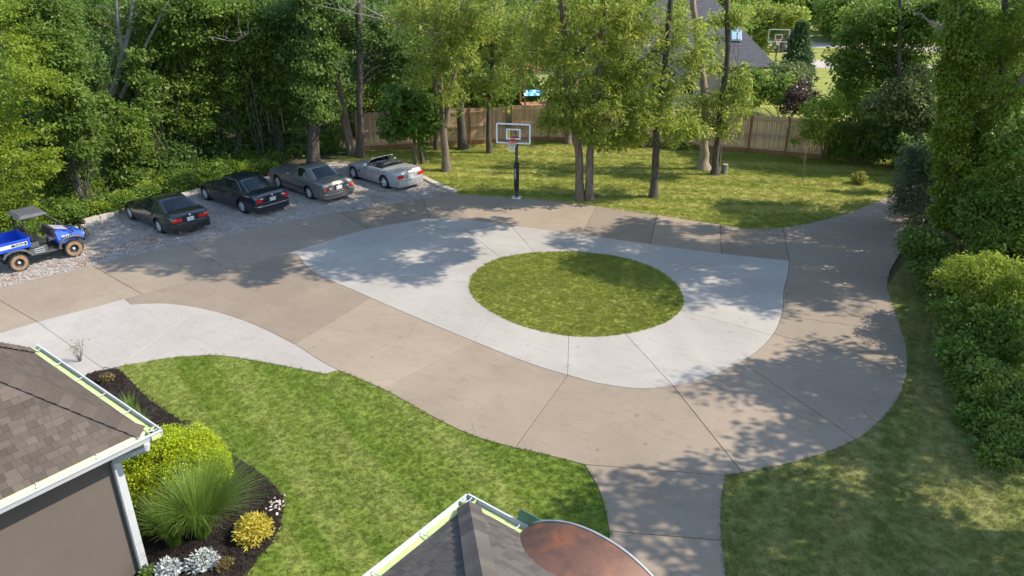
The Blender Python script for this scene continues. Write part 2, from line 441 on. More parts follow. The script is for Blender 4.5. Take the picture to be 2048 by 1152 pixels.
for p, q in [((1345, 772), (1252, 668)), ((1545, 672), (1362, 622)), ((1163, 470), (1158, 505)), ((1018, 451), (1070, 507)), ((905, 438), (1003, 517)), ((610, 530), (940, 566)), ((948, 684), (985, 628)), ((1443, 508), (1330, 552))]:
    wp = split(wp, p, q)
for p in wp: slab('concrete_slab', p, .023, M_WHITE, drive, .004)
apron_px = APRON_CURVE + APRON_TOP[1:] + [(-140, 830), (120, 775), (190, 743), (260, 730), (330, 718), (400, 712), (450, 713), (520, 724), (600, 739), (648, 749)]
ap = clean(ap_c + ap_t[1:] + gpx([(-140, 830), (120, 775)]) + gpx([(190, 743), (260, 730), (330, 718), (400, 712), (450, 713), (520, 724), (600, 739), (648, 749)], 4))
apron = sheet('garage_apron', ap, -0.04, M_JOINT)
app = [ap]
for p, q in [((75, 645), (208, 738)), ((400, 618), (236, 734))]: app = split(app, p, q)
for p in app: slab('concrete_slab', p, .023, M_WHITE, apron, .004)

# ------------------------------------------------------------------ lawns
lawn_near = clean(wl_e + lw_e + gpx([(648, 749), (600, 739), (520, 724), (450, 713), (400, 712), (330, 718), (260, 730), (236, 736)][::1], 3) + gpx([(300, 800), (420, 880), (520, 945), (560, 985), (567, 1015), (560, 1050), (540, 1090), (500, 1140), (470, 1200)], 4) + gpx([(520, 1600), (1222, 1500)]))
lawn_right = clean(rt_e[30:] + wr_e + gpx([(1500, 1600), (3400, 1600), (2900, 900), (2300, 600), (2050, 500), (1900, 470), (1845, 480)]))
lawn_back = clean(bk_e + gpx([(1920, 300), (1760, 316)]) + [(19.4, 41.4), (16.3, 42.7), (13.9, 43.7), (2.2, 46.7), (-0.2, 46.4), (-8.7, 44.3), (-10.2, 41.5), (-7.2, 40.6), (-4.75, 38.75), (-2.85, 35.7)])
o_ln = sheet('lawn', lawn_near, 0.0, M_LAWN); o_lr = sheet('side_lawn', lawn_right, 0.0, M_LAWND); o_lb = sheet('back_lawn', lawn_back, 0.0, M_LAWNB); o_li = sheet('island_lawn', island, 0.01, M_LAWNI)
far = [(-2, 47.2), (14, 44.2), (19.5, 42), (60, 40), (110, 70), (110, 170), (-30, 170), (-12, 60), (-9, 45.2)]
sheet('neighbour_lawn', far, -0.012, M_LAWNB)
M_PINK = concrete('pinkish_road_concrete', (.42, .35, .29), (.47, .39, .33), (.38, .31, .25), .06, (1, 1))
sheet('road', [G(1380, 112)[:2], G(1500, 92)[:2], G(1600, 82)[:2], G(1700, 86)[:2], G(1900, 92)[:2], G(1900, 106)[:2], G(1700, 97)[:2], G(1600, 95)[:2], G(1500, 108)[:2], G(1380, 132)[:2]], .004, M_PINK)
sheet('neighbour_driveway', [G(1612, 119)[:2], G(1700, 122)[:2], G(1900, 130)[:2], G(1900, 152)[:2], G(1700, 139)[:2], G(1624, 135)[:2], G(1590, 138)[:2], G(1560, 128)[:2]], .006, M_PINK)

# ------------------------------------------------------------------ scattered small stuff (grass blades, stones, bark chips)
def gn_scatter(o, src, density, smin, smax, tilt, seed, mat=None):
    ng = bpy.data.node_groups.new('scatter', 'GeometryNodeTree')
    ng.interface.new_socket('Geometry', in_out='INPUT', socket_type='NodeSocketGeometry')
    ng.interface.new_socket('Geometry', in_out='OUTPUT', socket_type='NodeSocketGeometry')
    N, L = ng.nodes, ng.links
    gi = N.new('NodeGroupInput'); go = N.new('NodeGroupOutput')
    ds = N.new('GeometryNodeDistributePointsOnFaces'); ds.inputs['Density'].default_value = density; ds.inputs['Seed'].default_value = seed
    ob = N.new('GeometryNodeObjectInfo'); ob.inputs['Object'].default_value = src; ob.inputs['As Instance'].default_value = False
    ip = N.new('GeometryNodeInstanceOnPoints')
    rv = N.new('FunctionNodeRandomValue'); rv.data_type = 'FLOAT_VECTOR'
    rv.inputs[0].default_value = (-tilt, -tilt, 0); rv.inputs[1].default_value = (tilt, tilt, 6.283)
    rs = N.new('FunctionNodeRandomValue'); rs.data_type = 'FLOAT'; rs.inputs[2].default_value = smin; rs.inputs[3].default_value = smax
    L.new(gi.outputs[0], ds.inputs[0]); L.new(ds.outputs[0], ip.inputs[0]); L.new(ob.outputs['Geometry'], ip.inputs['Instance'])
    L.new(rv.outputs[0], ip.inputs['Rotation']); L.new(rs.outputs[1], ip.inputs['Scale'])
    L.new(ip.outputs[0], go.inputs[0])
    md = o.modifiers.new('scatter', 'NODES'); md.node_group = ng
    return o
def blade_clump(name, n, rad, h, w, mat, lean=.5):
    vs, fs = [], []
    for i in range(n):
        a = random.uniform(0, 6.283); r = rad * math.sqrt(random.random()); x, y = r * math.cos(a), r * math.sin(a)
        d = random.uniform(0, 6.283); l = random.uniform(.1, lean); hh = h * random.uniform(.6, 1.15); ww = w * random.uniform(.7, 1.2)
        px, py = -math.sin(d) * ww / 2, math.cos(d) * ww / 2
        dx, dy = math.cos(d) * l * hh, math.sin(d) * l * hh
        k = len(vs)
        vs += [(x - px, y - py, 0), (x + px, y + py, 0), (x + px * .8 + dx * .45, y + py * .8 + dy * .45, hh * .6), (x - px * .8 + dx * .45, y - py * .8 + dy * .45, hh * .6), (x + dx, y + dy, hh)]
        fs += [(k, k + 1, k + 2, k + 3), (k + 3, k + 2, k + 4)]
    me = bpy.data.meshes.new(name); me.from_pydata(vs, [], fs); me.materials.append(mat)
    return bpy.data.objects.new(name, me)       # only a source of geometry, not placed in the scene
def grass_on(name, pts, mat, density, h, w, n, rad, label, seed, z=0.0):
    src = blade_clump(name + '_blades', n, rad, h, w, mat, .9)
    o = sheet(name, pts, z, mat, 'stuff')
    tag(o, label, 'grass', None, 'stuff')
    gn_scatter(o, src, density, .6, 1.35, .25, seed)
    ng = o.modifiers[0].node_group
    return o
grass_on('near_lawn_blades', lawn_near, M_LAWN, 260, .042, .005, 24, .06, 'short mown grass of the striped lawn below the driveway', 1, .003)
grass_on('side_lawn_blades', [p for p in lawn_right], M_LAWND, 130, .055, .007, 22, .085, 'patchy half dry grass right of the walkway', 2, .003)
grass_on('back_lawn_blades', lawn_back, M_LAWNB, 60, .055, .012, 22, .13, 'sunlit mown grass between the driveway and wooden fence', 3, .003)
grass_on('island_lawn_blades', island, M_LAWNI, 280, .045, .006, 24, .06, 'round grass island inside the white concrete turning circle', 4, .013)

def edge_grass(name, chain, mat, label, seed, w=.035, h=.055):
    vs, fs = [], []; n = len(chain)
    for i, p in enumerate(chain):
        a, b = np.array(chain[max(i - 1, 0)]), np.array(chain[min(i + 1, n - 1)]); d = b - a; d = d / (np.hypot(*d) + 1e-9); q = np.array([-d[1], d[0]])
        vs += [(*(np.array(p) - q * w), .004), (*(np.array(p) + q * w), .004)]
    fs = [(2 * i, 2 * i + 1, 2 * i + 3, 2 * i + 2) for i in range(n - 1)]
    me = bpy.data.meshes.new(name); me.from_pydata(vs, [], fs); o = link(name, me, mat); tag(o, label, 'grass', None, 'stuff')
    gn_scatter(o, blade_clump(name + '_source', 16, .05, h, .008, mat, .9), 120, .4, 1.2, .35, seed)
edge_grass('lawn_edge_grass', wl_e + lw_e, M_LAWN, 'ragged grass fringe where the striped lawn meets the driveway', 21)
edge_grass('lawn_edge_grass', gpx([(648, 749), (600, 739), (520, 724), (450, 713), (400, 712), (330, 718), (260, 730), (236, 736)], 3), M_LAWN, 'ragged grass fringe along the white garage apron', 22)
edge_grass('lawn_edge_grass', isl_pts, M_LAWNI, 'ragged grass fringe round the grass island', 23)
edge_grass('lawn_edge_grass', bk_e, M_LAWNB, 'ragged grass fringe between the back lawn and driveway', 24, .05, .07)
edge_grass('lawn_edge_grass', rt_e[25:] + wr_e, M_LAWND, 'ragged grass fringe along the side lawn and walkway', 25)

# ------------------------------------------------------------------ gravel parking strip
def gravelmat():
    m, nt, b = newmat('white_gravel', .85, 0, .3)
    col = mixc(nt, objrand(nt, 0, 1), (.28, .245, .215), (.54, .485, .435))
    col = mixc(nt, noise(nt, 30, 3, .7, lo=.3, hi=.7), col, (.42, .37, .33))
    col = mixc(nt, noise(nt, .7, 4, .6, lo=.55, hi=.75), col, (.34, .24, .17))
    nt.links.new(col, b.inputs['Base Color'])
    bump(nt, b, noise(nt, 22, 3, .7, lo=.2, hi=.8), .9, .05)
    return m
M_GRAVEL = gravelmat()
grav = clean(gr_e + gpx([(838, 352), (760, 335), (690, 318), (560, 347), (500, 359), (400, 384), (300, 412), (240, 428), (170, 446), (90, 480), (-80, 540)]))
sheet('gravel_parking', grav, -0.02, M_GRAVEL)
def stones_src(name, n, rad, smin, smax, mat):
    mb = MB()
    for i in range(n):
        a = random.uniform(0, 6.28); r = rad * math.sqrt(random.random()); s = random.uniform(smin, smax)
        ico = [(0, 0, 1), (.9, 0, .3), (.28, .86, .3), (-.72, .5, .3), (-.72, -.5, .3), (.28, -.86, .3), (0, 0, -.6)]
        q = Matrix.Rotation(random.uniform(0, 6), 3, 'Z') @ Matrix.Rotation(random.uniform(-.6, .6), 3, 'X')
        pts = [q @ Vector((p[0] * s * random.uniform(.8, 1.3), p[1] * s * random.uniform(.6, 1), p[2] * s * .7)) + Vector((r * math.cos(a), r * math.sin(a), s * .2)) for p in ico]
        mb.add(pts, [(0, i_, i_ % 5 + 1) for i_ in range(1, 6)] + [(6, i_ % 5 + 1, i_) for i_ in range(1, 6)])
    return bpy.data.objects.new(name, mb.mesh(name, mat))
gs = sheet('gravel_stones', grav, -0.016, M_GRAVEL, 'stuff'); tag(gs, 'loose pale crushed stone under the parked cars', 'gravel', None, 'stuff')
gn_scatter(gs, stones_src('gravel_source', 12, .12, .02, .046, M_GRAVEL), 62, .7, 1.3, .1, 5)
# fallen brown leaves along the gravel edge
M_DRYLEAF = plain('dry_brown_leaf', (.26, .13, .06), .8, 0, .4, 20, pos='world')
def leaf_bits(name, n, rad, s, mat):
    vs, fs = [], []
    for i in range(n):
        a = random.uniform(0, 6.28); r = rad * math.sqrt(random.random()); d = random.uniform(0, 6.28); k = len(vs); sz = s * random.uniform(.6, 1.2)
        c, q = math.cos(d) * sz, math.sin(d) * sz; x, y = r * math.cos(a), r * math.sin(a)
        vs += [(x, y, .01), (x + c * .5 - q * .3, y + q * .5 + c * .3, .03), (x + c, y + q, .012), (x + c * .5 + q * .3, y + q * .5 - c * .3, .005)]
        fs.append((k, k + 1, k + 2, k + 3))
    me = bpy.data.meshes.new(name); me.from_pydata(vs, [], fs); me.materials.append(mat)
    return bpy.data.objects.new(name, me)
for pl, lab, sd_ in (([(-60, 560), (0, 540), (40, 548), (25, 566), (-60, 592)], 'brown fallen leaves on the gravel behind the utility vehicle', 6),
                     ([(215, 492), (300, 470), (330, 478), (240, 508), (190, 526), (100, 546), (120, 528)], 'brown leaf litter drifted between gravel and driveway', 7)):
    o = sheet('leaf_litter', clean(gpx(pl)), .008 + .001 * sd_, M_DRYLEAF, 'stuff'); tag(o, lab, 'leaf litter', None, 'stuff')
    o.data.materials.clear(); o.data.materials.append(M_GRAVEL); o.location.z = -.022
    gn_scatter(o, leaf_bits('leaf_source', 8, .12, .055, M_DRYLEAF), 22, .7, 1.3, .2, sd_)
# low concrete edging blocks along the gravel
M_EDGE = concrete('edging_concrete', (.42, .37, .31), (.5, .45, .39), (.33, .28, .23), .1)
def edging(name, px, n, w, h, label):
    e = empty(name, (0, 0, 0), 0, label, 'edging')
    pts = catmull(gpx(px), 8); d = [0]
    for i in range(1, len(pts)): d.append(d[-1] + np.hypot(*(pts[i] - pts[i - 1])))
    e.location = (pts[0][0], pts[0][1], 0)
    for k in range(n):
        s0, s1 = d[-1] * k / n + .012, d[-1] * (k + 1) / n - .012
        p = [np.array([np.interp(s, d, [q[0] for q in pts]), np.interp(s, d, [q[1] for q in pts])]) for s in (s0, s1)]
        mid = (p[0] + p[1]) / 2; ang = math.atan2(*(p[1] - p[0])[::-1])
        MB().box((0, 0, h / 2 - .03), (np.hypot(*(p[1] - p[0])), w, h + .04)).build('edging_block', M_EDGE, e, .015, M=Matrix.Translation((mid[0] - pts[0][0], mid[1] - pts[0][1], random.uniform(-.012, .008))) @ Matrix.Rotation(ang, 4, 'Z'))
    return e
edging('gravel_edging', [(828, 344), (838, 352), (870, 368), (912, 386)], 4, .32, .10, 'pale concrete edging blocks between the silver convertible and the lawn')
edging('gravel_edging', [(168, 446), (240, 427), (300, 411), (400, 383), (480, 362)], 12, .25, .17, 'weathered edging blocks along the back of the gravel behind the black cars')
# ------------------------------------------------------------------ the two roofs in front
AX = np.array([.61525569, .78832762, 0.0]); BX = np.array([-.78832762, .61525569, 0.0]); UP = np.array([0, 0, 1.0])
def V(p): return Vector([float(q) for q in p])
def frame(o, x, y, z):
    return Matrix(((x[0], y[0], z[0], o[0]), (x[1], y[1], z[1], o[1]), (x[2], y[2], z[2], o[2]), (0, 0, 0, 1)))
def shinglemat(name, c, k):
    m, nt, b = newmat(name, .95, 0, .15)
    col = mixc(nt, noise(nt, 90, 2, .7, 'world', .3, .7), tuple(q * .72 for q in c), tuple(q * 1.2 for q in c))
    col = mixc(nt, noise(nt, 1.1, 3, .6, 'world', .4, .7), col, tuple(q * .85 for q in c))
    br = nd(nt, 'ShaderNodeHueSaturation'); nt.links.new(objrand(nt, .86, 1.13), br.inputs['Value']); nt.links.new(col, br.inputs['Color'])
    nt.links.new(br.outputs[0], b.inputs['Base Color'])
    bump(nt, b, noise(nt, 160, 2, .7, 'world', .2, .8), .5, .004)
    return m
M_SH = [shinglemat('brown_shingle_%d' % i, c, i) for i, c in enumerate([(.098, .079, .066), (.11, .088, .073), (.086, .069, .058)])]
M_SHG = [shinglemat('grey_brown_shingle_%d' % i, c, i) for i, c in enumerate([(.104, .09, .08), (.116, .10, .088), (.088, .078, .07)])]
M_GUT = plain('white_gutter', (.46, .47, .48), .4, 0, .04, 3)
M_GUTIN = plain('green_gutter_lining', (.42, .48, .20), .5, 0, .12, 5)
M_DARKEDGE = plain('dark_roof_edge', (.05, .045, .04), .8)
M_STUCCO, nt_, b_ = newmat('taupe_stucco', .9, 0, .2)
c_ = mixc(nt_, noise(nt_, .8, 4, .6, lo=.3, hi=.7), (.112, .095, .083), (.128, .108, .094))
nt_.links.new(c_, b_.inputs['Base Color']); bump(nt_, b_, noise(nt_, 70, 3, .7, lo=.2, hi=.8), .5, .006)
M_SOFFIT = plain('white_trim', (.66, .65, .63), .5, 0, .05)
unit = []
for i in range(3):
    for ms in (M_SH, M_SHG):
        mb = MB().box((.5, .5, 0), (1, 1, 1))
        unit.append(mb.mesh('shingle', ms[i]))
UN = {'b': [unit[0], unit[2], unit[4]], 'g': [unit[1], unit[3], unit[5]]}
def shingle_face(roof, parent_loc, o, xd, slope, W, rows, kind, xmin_fn, xmax_fn, exp=.122, limit=999, stuff_name=None):
    """courses of single shingles; o = eave corner, xd = along the eave, slope up along yd"""
    hd = np.cross(UP, xd); s = slope
    yd = hd + UP * s; yd = yd / np.linalg.norm(yd); zd = np.cross(xd, yd); zd /= np.linalg.norm(zd)
    if zd[2] < 0: zd = -zd
    n = 0; rest = MB()
    for r in range(rows):
        v = r * exp; vt = v + exp * 1.1; x = xmin_fn(vt) - random.uniform(0, .2); x1 = xmax_fn(vt)
        while x < x1 - .02:
            w = random.choice((.1, .13, .16, .19, .23)); a0 = max(x, xmin_fn(vt)); a1 = min(x + w, x1)
            x += w
            if a1 - a0 < .03: continue
            th = random.uniform(.010, .017)
            yt = yd * math.cos(-.055) + zd * math.sin(-.055); zt = np.cross(xd, yt); zt = zt if zt[2] > 0 else -zt
            oo = o + xd * a0 + yd * v + zd * (.012 + random.uniform(0, .003)) - np.array(parent_loc)
            Mx = frame(oo, xd * (a1 - a0 - .003), yt * exp * 1.18, zt * th)
            if n < limit:
                ob = link('shingle', random.choice(UN[kind]), None, roof); ob.matrix_local = Mx; n += 1
            else:
                pts = [Mx @ Vector(p) for p in ((0, 0, -.5), (1, 0, -.5), (1, 1, -.5), (0, 1, -.5), (0, 0, .5), (1, 0, .5), (1, 1, .5), (0, 1, .5))]
                rest.add(pts, [(0, 3, 2, 1), (4, 5, 6, 7), (0, 1, 5, 4), (1, 2, 6, 5), (2, 3, 7, 6), (3, 0, 4, 7)], random.randrange(3))
    if rest.v:
        ob = rest.build('shingle_courses', M_SH if kind == 'b' else M_SHG, roof); ob['kind'] = 'stuff'
    return n
def hip_caps(roof, pl, p0, p1, nA, nB, kind, exp=.2, w=.2):
    """bent cap shingles up a hip line; nA and nB point down the two roof faces"""
    p0, p1 = np.array(p0), np.array(p1); d = p1 - p0; L = np.linalg.norm(d); d = d / L
    cross = np.cross(d, UP); cross /= np.linalg.norm(cross)
    n = int(L / exp); ms = []
    nA = np.array(nA) - d * np.dot(nA, d); nA /= np.linalg.norm(nA); nB = np.array(nB) - d * np.dot(nB, d); nB /= np.linalg.norm(nB)
    for i in range(3):
        mb = MB(); t = .014
        A = np.array(nA) * w; B = np.array(nB) * w
        sec = [A, A * .5 + UP * .012, UP * .03, B * .5 + UP * .012, B]
        vs = [tuple(q + d * 0 + UP * .075) for q in sec] + [tuple(q + d * exp * 1.15 + UP * .05) for q in sec] + [tuple(q + UP * (.075 - t * 1.6)) for q in sec]
        fs = [(k, k + 1, k + 6, k + 5) for k in range(4)] + [(k, k + 10, k + 11, k + 1) for k in range(4)]
        mb.add(vs, fs); ms.append(mb.mesh('cap_shingle', (M_SH if kind == 'b' else M_SHG)[i]))
    for k in range(n):
        ob = link('cap_shingle', ms[random.randrange(3)], None, roof); ob.matrix_local = Matrix.Translation(V(p0 + d * (k * exp) - np.array(pl)))
def gutter(parent, pl, p0, d, L, inn, zt):
    """trough along d from p0 (outer top edge), inn = towards the roof"""
    pl = np.array(pl)
    def pr(prof, name, mat):
        vs = []
        for t in (0, L):
            for (i, z) in prof: vs.append(tuple(np.array(p0) + d * t + inn * i + UP * z - pl))
        n = len(prof); mb = MB()
        mb.add(vs, [tuple(range(n)), tuple(range(2 * n - 1, n - 1, -1))] + [(k, k + n, (k + 1) % n + n, (k + 1) % n) for k in range(n)])
        return mb.build(name, mat, parent)
    pr([(0, 0), (.028, 0), (.028, -.012), (.012, -.02), (.012, -.03), (.03, -.06), (.045, -.125), (.215, -.125), (.215, -.135), (.035, -.135), (.018, -.06), (-.002, -.03)], 'gutter', M_GUT)
    pr([(.046, -.07), (.2, -.07), (.2, -.005), (.214, -.005), (.214, -.1235), (.046, -.1235)], 'gutter_lining', M_GUTIN)
    for k in range(int(L / .95) + 1):
        t = .12 + k * .95
        if t > L: break
        q = np.array(p0) + d * t - pl
        MB().tube([V(q + inn * .01 + UP * -.012), V(q + inn * .09 + UP * -.03), V(q + inn * .2 + UP * .0)], .009, 5).build('gutter_hanger', M_GUT, parent)

# --- garage at the left
zt = 3.15
gc = G(325, 858, zt)
gl = np.array([gc[0], gc[1], 0.0])
garage = empty('garage', V(gl), 0, 'taupe stucco garage with brown shingle hip roof beside the golden bush', 'garage')
SL = .95; inset = .21
We = float(np.dot(G(95, 680, zt) - gc, BX))          # garage end is We wide
wall_in = .62
wc = gc - AX * wall_in + BX * wall_in                # wall corner
Wl = We - 2 * wall_in
wm = MB()
c0 = wc - gl; c0[2] = 0
ctr = c0 - AX * 4.5 + BX * Wl / 2
rotA = Matrix(((AX[0], BX[0], 0), (AX[1], BX[1], 0), (0, 0, 1)))
wm.box((ctr[0], ctr[1], 1.52), (9, Wl, 3.1), rotA); wm.build('wall', M_STUCCO, garage)
fm = MB(); fm.box((ctr[0], ctr[1], 3.07), (9 + 2 * wall_in - .36, Wl + 2 * wall_in - .36, .1), rotA); fm.build('soffit', M_SOFFIT, garage)
roof_c = gc - AX * inset + BX * inset                # corner of the shingled roof
roof_c[2] = zt - .02
Lr = We - 2 * inset
half = Lr / 2
ridge_h = half * SL
rp = [roof_c, roof_c - AX * 8, roof_c - AX * 8 + BX * half + UP * ridge_h, roof_c - AX * half + BX * half + UP * ridge_h, roof_c + BX * Lr, roof_c + BX * Lr - AX * 8]
deck = MB().add([tuple(q - gl) for q in rp], [(0, 1, 2, 3), (0, 3, 4), (3, 2, 5, 4), (0, 4, 5, 1)])
roof = deck.build('roof', M_DARKEDGE, garage)
cs = math.sqrt(1 + SL * SL)
shingle_face(roof, gl, roof_c - AX * 4.6, AX, SL, 4.6, 26, 'b', lambda v: 1.7 + 0 * v, lambda v: 4.6 - v / cs, limit=298)
shingle_face(roof, gl, roof_c, BX, SL, Lr, 27, 'b', lambda v: v / cs, lambda v: Lr - v / cs, limit=0)
dn1 = -np.array([BX[0], BX[1], SL]); dn1 = np.array([-BX[0], -BX[1], -SL]) / cs   # down the front face
dn2 = np.array([AX[0], AX[1], -SL]) / cs                                            # down the end face
dn3 = np.array([BX[0], BX[1], -SL]) / cs
hip_caps(roof, gl, roof_c, roof_c - AX * half + BX * half + UP * ridge_h, dn1, dn2, 'b')
hip_caps(roof, gl, roof_c + BX * Lr, roof_c - AX * half + BX * half + UP * ridge_h, dn3, dn2, 'b')
gutter(garage, gl, gc, -AX, 5.2, BX, zt)
gutter(garage, gl, gc, BX, We, -AX, zt)
# downspout on the corner
dsp = wc - gl + AX * -.06 - BX * .05; dsp[2] = 0
q1 = gc - gl - AX * .3 + BX * .08; q1[2] = 3.0
MB().box((q1[0], q1[1], 2.97), (.11, .09, .12), rotA).build('gutter_outlet', M_GUT, garage, .008)
MB().tube([V(q1 + UP * -.02), V(q1 + UP * -.12), V(dsp + UP * 2.62), V(dsp + UP * 2.5)], [.07] * 4, 8).build('downspout_elbow', M_GUT, garage)
MB().box((dsp[0], dsp[1], 1.33), (.15, .11, 2.5), rotA).build('downspout', M_GUT, garage, .012)
M_BLUEGREY = plain('dark_drain_boot', (.05, .06, .075), .6)
MB().tube([V(dsp + UP * .2), V(dsp + UP * .09), V(dsp + (AX - BX) * .09 + UP * .02)], [.075, .08, .085], 10).build('drain_boot', M_BLUEGREY, garage, smooth=True)

# --- entry wing at the bottom
ec = G(935, 985, zt)
el = np.array([ec[0], ec[1], 0.0])
wing = empty('house_wing', V(el), 0, 'house corner with grey brown shingle hip roof and rusty copper arched awning', 'house')
ctr = -AX * (4 + wall_in) - BX * (4 + wall_in)
MB().box((ctr[0], ctr[1], 1.52), (8, 8, 3.1), rotA).build('wall', M_STUCCO, wing)
MB().box((ctr[0], ctr[1], 3.07), (8 + 2 * wall_in - .36, 8 + 2 * wall_in - .36, .1), rotA).build('soffit', M_SOFFIT, wing)
SL2 = .62; cs2 = math.sqrt(1 + SL2 * SL2)
rc = ec - AX * inset - BX * inset; rc[2] = zt - .02
hL = 3.6
rp = [rc, rc - AX * 8, rc - AX * 8 - BX * hL + UP * hL * SL2, rc - AX * hL - BX * hL + UP * hL * SL2, rc - BX * 8 - AX * hL + UP * hL * SL2, rc - BX * 8]
roof2 = MB().add([tuple(q - el) for q in rp], [(0, 1, 2, 3), (0, 3, 4, 5)]).build('roof', M_DARKEDGE, wing)
nS = shingle_face(roof2, el, rc - BX * 3.2, BX, SL2, 3.2, 21, 'g', lambda v: 0, lambda v: 3.2 - v / cs2, limit=150)
shingle_face(roof2, el, rc, -AX, SL2, 3.2, 21, 'g', lambda v: v / cs2, lambda v: 3.2, limit=145)
d1 = np.array([BX[0], BX[1], -SL2]) / cs2; d2 = np.array([AX[0], AX[1], -SL2]) / cs2
hip_caps(roof2, el, rc, rc - AX * hL - BX * hL + UP * hL * SL2, d1, d2, 'g', .26, .2)
gutter(wing, el, ec, -AX, 4.2, -BX, zt)
gutter(wing, el, ec, -BX, 1.55, -AX, zt)
M_GREENPL = plain('green_painted_metal', (.10, .21, .105), .5, 0, .1)
q0 = ec - el - BX * .98 + AX * .0
mb = MB()
mb.add([tuple(q0 + UP * (zt * 0 + z) - BX * s + AX * o_) for (s, z, o_) in ((0, -.01, .012), (.75, -.01, .012), (.75, .12, .06), (.70, .15, .07), (.05, .16, .07), (0, .13, .06), (0, -.01, .0), (.75, -.01, .0), (.75, .12, .052), (.70, .15, .062), (.05, .16, .062), (0, .13, .052))],
       [(0, 1, 2, 3, 4, 5), (11, 10, 9, 8, 7, 6)] + [(k, (k + 1) % 6, (k + 1) % 6 + 6, k + 6) for k in range(6)])
mb.build('splash_guard', M_GREENPL, wing)
# copper barrel awning standing out of the roof
mcop, nt, b = newmat('weathered_copper', .6, .25, .5)
cc = mixc(nt, noise(nt, 1.8, 4, .6, lo=.35, hi=.65), (.085, .042, .028), (.13, .062, .04))
cc = mixc(nt, noise(nt, 2.2, 3, .5, lo=.52, hi=.72, dist=.6), cc, (.24, .085, .03))
cc = mixc(nt, noise(nt, 3.5, 3, .6, lo=.52, hi=.7), cc, (.06, .034, .028))
cc = mixc(nt, noise(nt, 14, 4, .7, lo=.4, hi=.8), cc, (.15, .07, .045))
nt.links.new(cc, b.inputs['Base Color']); bump(nt, b, noise(nt, 3, 2, .5, lo=.1, hi=.9), .15, .05)
S0, SW, RISE, OUT = 1.2, 2.3, .45, .04
mb = MB(); nA, nB = 28, 14; grid = []
for i in range(nA + 1):
    t = i / nA; s = S0 + SW * t; x = 2 * t - 1
    h = RISE * (1 - abs(x) ** 2.2)
    back = max(.02, h / SL2) + inset + .1
    for j in range(nB + 1):
        o_ = OUT - (OUT + back) * j / nB
        p = ec - el - BX * s + AX * o_; grid.append((p[0], p[1], zt + .0 + h - .012 * 0))
for i in range(nA):
    for j in range(nB):
        k = i * (nB + 1) + j; mb.add([], [])
        mb.f.append((k, k + 1, k + nB + 2, k + nB + 1)); mb.m.append(0)
mb.v = grid
aw = mb.build('copper_awning', mcop, wing, smooth=True)
M_DRIP = plain('grey_drip_edge', (.38, .40, .38), .4, .4)
pts = [V(np.array(grid[i * (nB + 1)])) for i in range(nA + 1)]
MB().tube(pts, .022, 6).build('drip_edge', M_DRIP, aw)
mb = MB(); vs = []
for i in range(nA + 1):
    g0 = np.array(grid[i * (nB + 1)]) - AX * .03
    vs += [tuple(g0), (g0[0], g0[1], zt - .18)]
mb.add(vs, [(2 * i, 2 * i + 1, 2 * i + 3, 2 * i + 2) for i in range(nA)]); mb.build('awning_fascia', M_SOFFIT, wing)

# ------------------------------------------------------------------ leaves and plants
def unit_rows(a): return a / (np.linalg.norm(a, axis=1, keepdims=True) + 1e-9)
def leaf_mesh(name, Cn, A, N, L, W, lv, mat, parent=None, fold=.12):
    A = unit_rows(A); N = unit_rows(N - A * np.sum(N * A, 1, keepdims=True)); S = np.cross(N, A)
    L = L[:, None]; W = W[:, None]
    v = np.stack([Cn, Cn + A * L * .45 + S * W * .5 + N * W * fold, Cn + A * L, Cn + A * L * .45 - S * W * .5 + N * W * fold], 1).reshape(-1, 3).astype(np.float32)
    n = len(Cn); me = bpy.data.meshes.new(name)
    me.vertices.add(4 * n); me.vertices.foreach_set('co', v.ravel())
    me.loops.add(4 * n); me.loops.foreach_set('vertex_index', np.arange(4 * n, dtype=np.int32))
    me.polygons.add(n); me.polygons.foreach_set('loop_start', np.arange(0, 4 * n, 4, dtype=np.int32))
    me.update(calc_edges=True)
    at = me.attributes.new('lv', 'FLOAT', 'FACE'); at.data.foreach_set('value', lv.astype(np.float32))
    me.materials.append(mat)
    return link(name, me, None, parent)
def clump_leaves(cen, rad, per, size, flat=.6, droop=.3, up=.7, aspect=.55, spread=1.0, dirb=None):
    n = len(cen); per = int(per); T = n * per
    d = unit_rows(rng.normal(size=(T, 3))); rr = rng.random(T) ** .45
    off = d * rr[:, None] * np.repeat(rad, per)[:, None] * spread; off[:, 2] *= flat
    off[:, 2] -= droop * np.repeat(rad, per) * (np.hypot(off[:, 0], off[:, 1]) / (np.repeat(rad, per) + 1e-6)) ** 2
    P = np.repeat(cen, per, 0) + off
    N = unit_rows(rng.normal(size=(T, 3)) * .6 + d * .5 + np.array([0, 0, up]))
    A = unit_rows(rng.normal(size=(T, 3)) * .6 + d * np.array([1, 1, .3]) + np.array([0, 0, -droop]))
    L = size * rng.uniform(.65, 1.35, T) * np.repeat(rng.choice([.7, .9, 1.0, 1.3, 1.6], n), per)
    lv = np.clip(np.repeat(rng.uniform(.15, .75, n), per) + rng.normal(0, .2, T), 0, 1)
    return P, A, N, L, L * aspect, lv
def ellip_points(c, r, n, shell=.45, lo=-1.0):
    d = unit_rows(rng.normal(size=(n * 3, 3))); d = d[d[:, 2] > lo][:n]
    return np.array(c) + d * (rng.random(len(d)) ** shell)[:, None] * np.array(r)
